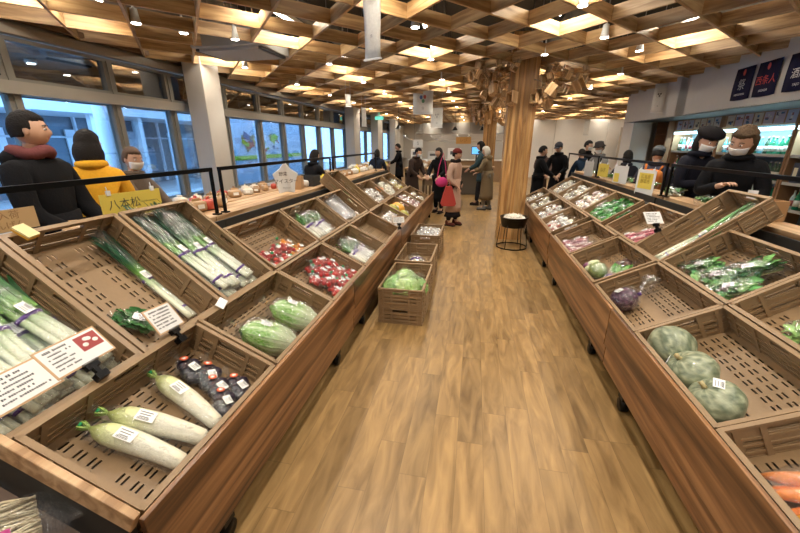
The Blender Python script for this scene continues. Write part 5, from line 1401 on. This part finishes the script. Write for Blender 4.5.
# ------------------------------------------------------------------ background kitchen and counter
def background():
    t = empty('service_counter', 'long counter with white top in front of the far kitchen', 'counter', loc=(-.6, 18.0, 0))
    b = MB(); b.box((0, 0, .46), (5.0, .7, .92), (.30, .19, .10)); b.build('cabinet', M_PAINT, t)
    b = MB(); b.box((0, 0, .94), (5.1, .8, .04), (.65, .62, .58)); b.build('worktop', M_PAINT, t)
    for k, (x, w, h, c, l) in enumerate(((-2.2, .5, .45, (.75, .75, .73), 'white kitchen machine at the window end of the far counter'), (-1.4, .45, .35, (.62, .62, .6), 'grey kitchen machine on the far counter'),
                                         (-.4, .6, .5, (.78, .76, .72), 'large white machine behind the woman in black'), (.8, .5, .42, (.7, .68, .64), 'pale machine beside the blue screen'))):
        t = empty('kitchen_machine', l, 'machine', loc=(-.6+x, 18.1, .962))
        b = MB(); b.box((0, 0, h/2), (w, .4, h), c); b.build('housing', M_PAINT, t, .02)
        b = MB(); b.box((0, -.205, h*.6), (w*.6, .01, h*.3), (.12, .12, .13)); b.build('window', M_PAINT, t)
    t = empty('register_screen', 'small bright blue screen on a stand beside the second pillar', 'screen', loc=(.02, 13.0, .96))
    b = MB(); b.box((0, 0, .50), (.34, .04, .26), (.03, .03, .03)); b.build('bezel', M_PAINT, t)
    b = MB(); b.box((0, -.022, .50), (.30, .006, .22)); b.build('display', M_SCREEN, t)
    b = MB(); b.box((0, 0, .20), (.05, .03, .38), (.05, .05, .05)); b.box((0, 0, .01), (.2, .2, .02), (.05, .05, .05)); b.build('base', M_PAINT, t)
    t = empty('register_desk', 'dark desk under the blue screen', 'desk', loc=(.0, 13.05, 0))
    b = MB(); b.box((0, 0, .92), (1.3, .6, .05), (.35, .22, .12)); b.build('desktop', M_PAINT, t)
    b = MB(); b.box((0, .1, .45), (1.2, .4, .88), (.10, .08, .06)); b.build('cabinet', M_PAINT, t)
    # overhead steel hood with bright arcs
    t = empty('kitchen_hood', 'steel kitchen hood with shiny curved pipes over the far counter', 'hood', loc=(-.6, 18.6, 2.05))
    b = MB(); b.box((0, 0, .3), (4.6, .9, .5), (.35, .35, .34), taper=.85); b.build('hood_shell', M_BRIGHTMETAL, t)
    for k in range(4):
        b = MB(); b.tube([(-1.9+k*1.25+.9*math.cos(a), -.5, .02-.30*math.sin(a)) for a in [PI*i/16 for i in range(17)]], .03, (.8, .8, .78), 8); b.build('curved_pipe', M_BRIGHTMETAL, t)
    b = MB(); b.tube([(1.5, 0, .5), (1.5, 0, 2.2)], .12, (.5, .5, .5), 12); b.build('flue', M_BRIGHTMETAL, t)
    # pendant bell lamps
    for k, (x, y) in enumerate(((-2.85, 14.0), (-.9, 16.0), (.2, 16.2))):
        t = empty('pendant_lamp', ('dark bell shaped pendant lamp by the white hanging sign', 'dark pendant lamp over the far counter', 'dark pendant lamp beside the far pillar')[k], 'lamp', loc=(x, y, 2.2))
        b = MB(); b.lathe([(.02, .14), (.05, .10), (.12, .0), (.125, -.01)], cols=(.03, .03, .03), n=18); b.build('shade', M_METAL, t)
        b = MB(); b.tube([(0, 0, .13), (0, 0, 2.1)], .006, (.03, .03, .03), 6); b.build('cord', M_METAL, t)
    # framed poster on the white wall
    t = empty('wall_poster', 'brown and white poster on the far white wall', 'poster', loc=(7.2, 20.0, 0))
    b = MB(); b.box((0, 0, 1.65), (1.1, .03, 1.5), (.50, .44, .38)); b.box((0, .02, .5), (.06, .06, 1.0), (.3, .3, .3)); b.build('board', M_PAINT, t)
    rnd = random.Random(8); b = MB()
    for k in range(16): b.box((rnd.uniform(-.4, .4), -.018-.0005*k, 1.65+rnd.uniform(-.6, .6)), (rnd.uniform(.1, .35), .004, rnd.uniform(.08, .25)), rnd.choice([(.30, .16, .08), (.7, .66, .6), (.42, .26, .16)]))
    b.build('pictures', M_PAPER, t)
    t = empty('white_screen_wall', 'white partition panels behind the shoppers right of the pillar', 'partition', loc=(6.2, 20.4, 0))
    for k in range(4): b = MB(); b.box((-3.6+k*2.4, 0, 1.4), (2.37, .06, 2.8), (.82, .80, .76)); b.build('panel', M_PAINT, t)
    goods_table(-.9, 10.0, 11.6, 1.0, 'dark low table behind the woman in pink', .80)
    for k in range(7):
        t = empty('pale_tray', None, 'tray', loc=(-1.15+.26*(k % 3), 10.2+.3*(k//3)+.1, .801)); tag(t, 'pale shallow tray on the low table behind the woman in pink', 'tray', 'pale trays on the low table')
        b = MB(); b.box((0, 0, .012), (.22, .24, .02), (.55, .54, .50)); b.build('tray_body', M_PAPER, t)
        b = MB(); b.ball((0, 0, .035), (.08, .09, .025), (.35, .33, .28), 12, 7); b.build('food', M_VEG, t)
background()

# ------------------------------------------------------------------ people
def skin_surface(verts, edges, radii, sub=1):
    me = bpy.data.meshes.new('body_skeleton'); me.from_pydata([tuple(v) for v in verts], edges, [])
    o = bpy.data.objects.new('body_skeleton', me); COL.objects.link(o)
    m = o.modifiers.new('skin', 'SKIN'); m.branch_smoothing = .4
    for i, r in enumerate(radii):
        s = me.skin_vertices[0].data[i]; s.radius = r if isinstance(r, tuple) else (r, r)
    me.skin_vertices[0].data[0].use_root = True
    s = o.modifiers.new('smooth', 'SUBSURF'); s.levels = sub; s.render_levels = sub
    dg = bpy.context.evaluated_depsgraph_get(); ev = bpy.data.meshes.new_from_object(o.evaluated_get(dg))
    vs = [v.co.copy() for v in ev.vertices]; fs = [tuple(p.vertices) for p in ev.polygons]
    COL.objects.unlink(o); bpy.data.objects.remove(o); bpy.data.meshes.remove(me); bpy.data.meshes.remove(ev)
    return vs, fs
def elbow(sh, ha, l1, l2, out):
    d = ha - sh; L = min(d.length, l1+l2-.005); d.normalize(); a = (l1*l1 - l2*l2 + L*L)/(2*L); h = math.sqrt(max(0, l1*l1-a*a))
    o = out - d*out.dot(d); o.normalize(); return sh + d*a + o*h, sh + d*L
def person(label, x, y, h, rz, lean=0.0, head_yaw=0.0, head_pitch=0.0, hands=None, coat=(.02, .02, .022), coat_len=.55, pants=(.02, .02, .025), hair='short', haircol=(.012, .009, .008),
           mask=False, hat=None, scarf=None, stride=.05, shoe=(.03, .02, .02), skin=(.52, .30, .20), wide=1.0, sleeves=None, hood=False, skirt=None, coatname='coat', hs=1.0):
    """faces -y before turning; feet at z=0"""
    k = h/1.70
    t = empty('person', label, 'person', loc=(x, y, 0), rz=rz)
    def Lr(p):    # lean the upper body about the pelvis
        q = Matrix.Rotation(lean, 4, 'X') @ (V(*p) - V(0, 0, .93)); return (q + V(0, 0, .93))*k
    pel = V(0, 0, .93)*k; waist = Lr((0, 0, 1.08)); chest = Lr((0, 0, 1.27)); nb = Lr((0, .01, 1.42)); nt = Lr((0, -.01, 1.50)); hc = Lr((0, -.02, 1.59))
    sh = {s: Lr((s*.165*wide, 0, 1.375)) for s in (-1, 1)}
    if hands is None: hands = {-1: (-.22, -.10, .80), 1: (.22, -.10, .80)}
    el = {}; wr = {}
    for s in (-1, 1): el[s], wr[s] = elbow(sh[s], V(*hands[s])*k, .285*k, .25*k, V(s*.6, .5, -.7))
    hip = {s: V(s*.09, 0, .90)*k for s in (-1, 1)}; kn = {s: V(s*.10, -.02-s*stride*.5, .49)*k for s in (-1, 1)}; an = {s: V(s*.105, .02-s*stride, .09)*k for s in (-1, 1)}
    verts = [pel, waist, chest, nb, nt, hc]; edges = [(0, 1), (1, 2), (2, 3), (3, 4), (4, 5)]; rad = [.12, .105, .095, .052, .05, .055]
    for s in (-1, 1):
        i = len(verts); verts += [sh[s], el[s], wr[s], wr[s]+(wr[s]-el[s]).normalized()*.05*k]; edges += [(2, i), (i, i+1), (i+1, i+2), (i+2, i+3)]; rad += [.055, .042, .028, .034]
        i = len(verts); verts += [hip[s], kn[s], an[s], an[s]+V(0, -.13, -.05)*k]; edges += [(0, i), (i, i+1), (i+1, i+2), (i+2, i+3)]; rad += [.085, .055, .04, .035]
    vs, fs = skin_surface(verts, edges, [r*k for r in rad])
    b = MB(); b.add(vs, fs, skin, True)
    HM = T(*hc) @ RX(lean*.6+head_pitch) @ RZ(head_yaw) @ S(k*hs)
    b.M = HM
    def face(d, th, ph):
        f = 1.0
        if d.z < -.2: f -= .16*(-d.z-.2)*(1+max(0, d.y))
        f += .17*math.exp(-((d.x/.13)**2 + ((d.z+.08)/.16)**2))*(d.y < -.3)          # nose
        f -= .05*math.exp(-(((abs(d.x)-.36)/.16)**2 + ((d.z-.10)/.12)**2))*(d.y < 0)  # eye sockets
        return f
    b.ball((0, 0, 0), (.077, .096, .115), skin, 32, 24, fn=face, colfn=lambda d, th, ph: (.45, .14, .12) if (d.y < -.7 and abs(d.x) < .24 and -.48 < d.z < -.38) else skin)
    for s in (-1, 1):
        b.ball((s*.031, -.083, .012), (.013, .008, .007), (.75, .72, .70), 8, 6); b.ball((s*.031, -.089, .012), (.006, .004, .006), (.02, .015, .01), 8, 6)
        b.ball((s*.078, .004, .0), (.009, .018, .029), skin, 8, 6)
        b.tube([(s*.018, -.090, .034), (s*.034, -.089, .038), (s*.050, -.078, .032)], .0035, haircol, 5)
    b.M = Matrix.Identity(4)
    # hands: palm, four unequal curled fingers, a side thumb
    for s in (-1, 1):
        d = (wr[s]-el[s]).normalized(); side = d.cross(V(0, 0, 1)); side = V(1, 0, 0) if side.length < .1 else side.normalized(); up = side.cross(d)
        pc_ = wr[s] + d*.05*k
        rot = Matrix((d, side, up)).transposed().to_4x4()
        b.M = T(*pc_) @ rot @ S(k)
        b.ball((0, 0, 0), (.046, .038, .016), skin, 12, 8)
        for q, (yy, ln) in enumerate(((-.028, .062), (-.010, .072), (.009, .068), (.027, .054))):
            b.tube([(.02, yy, 0), (.045, yy*1.05, 0), (.045+ln*.5, yy*1.1, -.008), (.045+ln*.8, yy*1.1, -.026), (.045+ln*.85, yy*1.1, -.042)], [.009, .0088, .008, .0072, .005], skin, 7)
        b.tube([(-.015, -s*.02, 0), (.012, -s*.045, -.006), (.036, -s*.055, -.016), (.052, -s*.050, -.026)], [.011, .010, .009, .006], skin, 7)
        b.M = Matrix.Identity(4)
    b.build('body', M_SKIN, t)
    # coat
    verts = [pel+V(0, 0, .0), waist, chest, nb]; edges = [(0, 1), (1, 2), (2, 3)]; rad = [(.175*wide, .150), (.165*wide, .145), (.180*wide, .155), (.112, .105)]
    for s in (-1, 1):
        i = len(verts); verts += [sh[s], el[s], wr[s]-(wr[s]-el[s]).normalized()*.01]; edges += [(2, i), (i, i+1), (i+1, i+2)]; rad += [(.088, .088), (.068, .068), (.052, .052)]
    vs, fs = skin_surface(verts, edges, [(a*k, c*k) for a, c in rad])
    b = MB(); b.add(vs, fs, coat, True)
    hem = 1.02-coat_len; n = 20; P = []; rr = []; m = 7
    for i in range(m):
        f = i/(m-1); P.append(V(0, .0, 1.08-(1.08-hem)*f)*k); rr.append((.165+.05*f+.0*i)*wide*k)
    b.tube(P, rr, coat, n, flat=.78, jitter=.03)
    if hood: b.ball(nb+V(0, .06, .0)*k, (.14*k, .09*k, .08*k), coat, 14, 8)
    b.build(coatname, M_CLOTH, t)
    if sleeves: pass
    # trousers or skirt
    if skirt:
        b = MB(); b.tube([V(0, 0, hem+.05)*k, V(0, 0, .3)*k, V(0, 0, skirt)*k], [.17*k, .20*k, .23*k], pants, 18, flat=.8, jitter=.12); b.build('skirt', M_CLOTH, t)
    verts = [pel]; edges = []; rad = [.13]
    for s in (-1, 1):
        i = len(verts); verts += [hip[s], kn[s], an[s]+V(0, 0, .02)*k]; edges += [(0, i), (i, i+1), (i+1, i+2)]; rad += [.105, .078, .062]
    vs, fs = skin_surface(verts, edges, [r*k for r in rad]); b = MB(); b.add(vs, fs, pants if not skirt else (.02, .02, .02), True); b.build('trousers' if not skirt else 'leggings', M_CLOTH, t)
    for s in (-1, 1):
        b = MB(); a = an[s]; b.ball((a.x, a.y-.055*k, .045*k), (.048*k, .135*k, .045*k), shoe, 14, 8); b.ball((a.x, a.y+.02*k, .085*k), (.05*k, .055*k, .06*k), shoe, 12, 8); b.box((a.x, a.y-.05*k, .012*k), (.085*k, .25*k, .022*k), (.02, .02, .02)); b.build('shoe', M_CLOTH, t)
    # hair
    b = MB(); b.M = HM
    long_ = {'short': 0, 'bob': .55, 'long': 1.3, 'curly': .3, 'none': 0}[hair]
    def hf(d, th, ph):
        nz_ = .07*noise.noise(d*9)
        g = max(-.42 - d.y + .25*abs(d.x) + nz_, -9) if hair != 'short' else max(-.36 - d.y + nz_, (min(.12-d.y, -.02-d.z) + nz_*.5))
        g = min(g, .46 + nz_ - d.z)                       # above 0: bare face
        if hair == 'short': g = max(g, -.42-d.z+nz_)
        w = max(0.0, min(1.0, .5 + g*9))
        base = 1.15 if hair != 'curly' else 1.22 + .12*noise.noise(d*8)
        full = base*(1 + long_*max(0, -d.z)*.62) + .025*noise.noise(d*6)
        return full*(1-w) + .84*w
    if hair != 'none': b.ball((0, .008, .012), (.077, .096, .112), haircol, 44, 32, fn=hf); b.build('hair', M_HAIR, t)
    if mask:
        b = MB(); b.M = HM
        vs = []; fs = []; n, m = 10, 7
        for j in range(m+1):
            for i in range(n+1):
                u = (i/n-.5)*2; v = j/m; ph = -PI/2+u*1.15; z = -.012-v*.085*(1-.12*abs(u))
                r = 1.09+.10*math.exp(-((u/.35)**2+((v-.3)/.4)**2)); c = math.sqrt(max(.05, 1-(z/.125)**2))
                vs.append(V(.077*math.cos(ph)*c*r, .096*math.sin(ph)*c*r, z))
        for j in range(m):
            for i in range(n): fs.append((j*(n+1)+i, j*(n+1)+i+1, (j+1)*(n+1)+i+1, (j+1)*(n+1)+i))
        b.add(vs, fs, (.80, .80, .80), True); o = b.build('face_mask', M_PAPER, t); sm = o.modifiers.new('thickness', 'SOLIDIFY'); sm.thickness = .003
    if hat:
        b = MB(); b.M = HM; kind, hcol = hat
        if kind == 'beret': b.ball((0, .01, .075), (.118, .128, .062), hcol, 22, 12, fn=lambda d, th, ph: 1+.05*noise.noise(d*3))
        elif kind == 'bucket': b.lathe([(.135, .045), (.11, .062), (.095, .075), (.085, .14), (.05, .155), (.0, .156)], cols=hcol, n=22)
        else: b.ball((0, .008, .055), (.094, .112, .095), hcol, 22, 12, fn=lambda d, th, ph: 1 if d.z > -.2 else .8)
        if kind == 'cap': b.box((0, -.12, .05), (.12, .08, .012), hcol)
        b.build('hat', M_CLOTH, t)
    if not scarf:
        b = MB(); c = nb+V(0, .0, .025)*k
        b.tube([c+V(.078*math.cos(a), .085*math.sin(a), 0)*k for a in [2*PI*i/18 for i in range(19)]], .034*k, coat, 9, cap=False); b.build('collar', M_CLOTH, t)
    if scarf:
        b = MB(); c = nb+V(0, 0, .045)*k
        b.tube([c+V(.085*math.cos(a), .085*math.sin(a), .012*math.sin(3*a))*k for a in [2*PI*i/18 for i in range(19)]], .038*k, scarf, 9, cap=False); b.build('scarf', M_CLOTH, t)
    return t, {'sh': sh, 'el': el, 'wr': wr, 'hc': hc, 'nb': nb, 'k': k, 'chest': chest}
FWD = lambda z=1.05, y=-.35, w=.16: {-1: (-w, y, z), 1: (w, y, z)}
BLK = (.0045, .0045, .006)
# window side
person('man in a black coat with a red scarf looking towards the windows', -3.12, 2.14, 1.90, R(-70)+PI, 0.03, R(20), -.05, FWD(.95, -.25), BLK, .62, BLK, 'short', scarf=(.16, .05, .05), wide=1.15, hood=True, hs=.92)
person('woman in a mustard yellow sweater with dark bobbed hair', -3.20, 2.60, 1.80, R(215), .14, R(-20), .1, {-1: (-.12, -.30, .92), 1: (.24, -.16, .82)}, (.72, .36, .025), .16, BLK, 'long', coatname='sweater', hs=.95)
person('small masked person in brown behind the woman in mustard yellow', -3.55, 3.30, 1.64, R(100), .05, R(-20), .1, FWD(.95), (.12, .09, .07), .5, BLK, 'short', mask=True, haircol=(.10, .06, .04))
person('dark haired shopper in black bending behind the window side ledge', -3.0, 6.5, 1.58, R(160), .2, 0, .2, FWD(.9), BLK, .6, BLK, 'bob')
# right side
def arm(x, y, z): return (x, y, z)
P = person('shopper in a black beret and white mask looking down', 2.74, 5.50, 1.86, R(15), .18, R(-5), .30, {-1: (-.05, -.30, 1.12), 1: (.14, -.32, 1.12)}, (.006, .006, .012), .75, BLK, 'bob', mask=True, hat=('beret', (.012, .010, .012)), hs=1.12)
P = person('curly haired shopper in a hooded black coat with a white mask', 2.76, 4.68, 1.84, R(-30), .20, R(-25), .28, {-1: (-.08, -.32, 1.18), 1: (.12, -.30, 1.02)}, BLK, .75, BLK, 'curly', haircol=(.085, .052, .028), mask=True, hood=True, wide=1.1, hs=1.1)
pr, J = person('shopper with an orange backpack and grey cap seen from behind', 2.76, 6.55, 1.64, R(150), .15, 0, .15, FWD(1.0), (.05, .05, .08), .5, (.05, .05, .07), 'short', hat=('knit', (.10, .11, .12)), mask=True)
b = MB(); k = J['k']; b.M = T(0, .18*k, 1.15*k) @ RX(-.15); b.ball((0, .02, 0), (.17, .11, .22), (.62, .20, .045), 20, 14, fn=lambda d, th, ph: (1/max(abs(d.x), abs(d.y), abs(d.z)))**.5)
b.ball((0, .12, -.06), (.11, .04, .09), (.10, .07, .06), 14, 8); b.M = Matrix.Identity(4)
for s in (-1, 1): b.tube([V(s*.1, .1, 1.36)*k, V(s*.12, -.05, 1.44)*k, V(s*.13, -.17, 1.3)*k, V(s*.13, -.1, 1.05)*k], .016, (.5, .15, .03), 6)
o = b.build('backpack', M_CLOTH); o.parent = None; o.matrix_basis = pr.matrix_basis if False else T(2.76, 6.55, 0) @ RZ(R(150)); tag(o, 'orange backpack worn by the shopper in the grey cap', 'backpack')
person('shopper with dark hair and a dark jacket before the bulkhead end', 2.76, 7.65, 1.56, R(170), .1, R(10), .2, FWD(1.0), (.02, .02, .03), .5, BLK, 'bob')
person('shopper in a grey coat with a dark brimmed hat and mask', 2.76, 9.2, 1.70, R(-60), .1, R(10), .2, FWD(1.0), (.22, .21, .20), .7, BLK, 'short', mask=True, hat=('bucket', (.03, .025, .025)))
person('masked shopper in black behind the grey coated one', 2.85, 10.7, 1.74, R(40), .0, R(10), .15, FWD(1.0), BLK, .7, BLK, 'short', mask=True)
person('shopper in a black jacket with a dark patterned cap', 2.1, 10.2, 1.72, R(-30), .25, R(0), .2, FWD(.95), BLK, .5, BLK, 'short', hat=('cap', (.05, .05, .06)))
person('shopper in a dark blue jacket beside the patterned cap', 2.62, 9.95, 1.56, R(200), .2, 0, .2, FWD(.9), (.015, .03, .06), .4, BLK, 'short')
person('short shopper with brown hair behind the patterned cap', 1.85, 11.2, 1.58, R(10), .1, 0, .2, FWD(1.0), (.10, .06, .05), .5, BLK, 'bob', haircol=(.08, .03, .015))
person('shopper in a long black coat half hidden by the pillar', 1.50, 9.4, 1.62, R(90), .05, 0, .1, FWD(1.0), BLK, .8, BLK, 'short')
person('bareheaded dark haired shopper far behind by the white partition', 3.9, 13.5, 1.66, R(60), .1, 0, .1, FWD(1.0), (.03, .03, .04), .6, BLK, 'short')
# aisle
pk_, J = person('woman in a pale pink coat and dark red hat holding bags', -.41, 7.85, 1.57, R(62), .05, R(10), .05, {-1: (-.14, -.16, .93), 1: (.17, -.05, 1.0)}, (.50, .335, .26), .68, (.012, .010, .012), 'short', hat=('knit', (.16, .025, .022)), scarf=(.02, .015, .015), skirt=.22, shoe=(.12, .035, .025), stride=.03)
pm = T(-.41, 7.85, 0) @ RZ(R(62))
b = MB(); b.ball((0, 0, 0), (.13, .06, .10), (.55, .05, .20), 18, 12, fn=lambda d, th, ph: 1+.08*noise.noise(d*3)); b.tube([(-.1, 0, .08), (-.06, .0, .33), (.02, 0, .58), (.07, 0, .33), (.1, 0, .08)], .010, (.55, .05, .16), 6)
o = b.build('pink_bag', M_CLOTH); o.matrix_basis = T(-.66, 7.72, .93) @ RZ(.3); tag(o, 'bright pink shoulder bag on the woman in pink', 'bag')
b = MB(); b.prism([(-.06, .40), (.06, .40), (.16, .05), (.13, 0), (-.13, 0), (-.16, .05)], -.05, .05, (.42, .06, .05)); b.tube([(-.05, 0, .4), (0, 0, .54), (.05, 0, .4)], .008, (.5, .06, .05), 6)
o = b.build('red_tote', M_CLOTH, bevel=.02); o.matrix_basis = T(-.50, 7.60, .46) @ RZ(.2); tag(o, 'red cloth tote hanging beside the pink coat', 'bag')
person('white haired person in a long khaki coat at the pillar', .34, 10.0, 1.60, R(-110), .12, 0, .15, {-1: (-.1, -.32, 1.02), 1: (.14, -.34, 1.08)}, (.17, .125, .072), .72, (.22, .20, .17), 'curly', haircol=(.66, .62, .55), hood=True, wide=1.1, shoe=(.2, .2, .2))
person('person in a dark teal jacket with black hair behind the khaki coat', .22, 10.75, 1.72, R(-100), .12, 0, .1, FWD(1.0), (.03, .06, .075), .35, (.02, .02, .025), 'curly', stride=.12)
person('woman all in black behind the pink coated woman', -.86, 9.3, 1.58, R(-20), .1, R(-30), .1, FWD(1.0), BLK, .7, BLK, 'bob')
person('person in a dark brown coat and mask bending over a crate', -1.62, 9.75, 1.60, R(60), .30, 0, .1, FWD(.95), (.045, .028, .022), .55, BLK, 'short', mask=True, wide=1.1)
person('man in black standing at the far counter', -2.75, 13.6, 1.66, R(-80), .05, 0, .1, FWD(1.0), BLK, .5, BLK, 'short')
person('shopper in dark blue seen from behind by the far window table', -2.75, 10.35, 1.52, R(180), .15, 0, .1, FWD(1.0), (.015, .02, .035), .5, BLK, 'bob', wide=1.15)
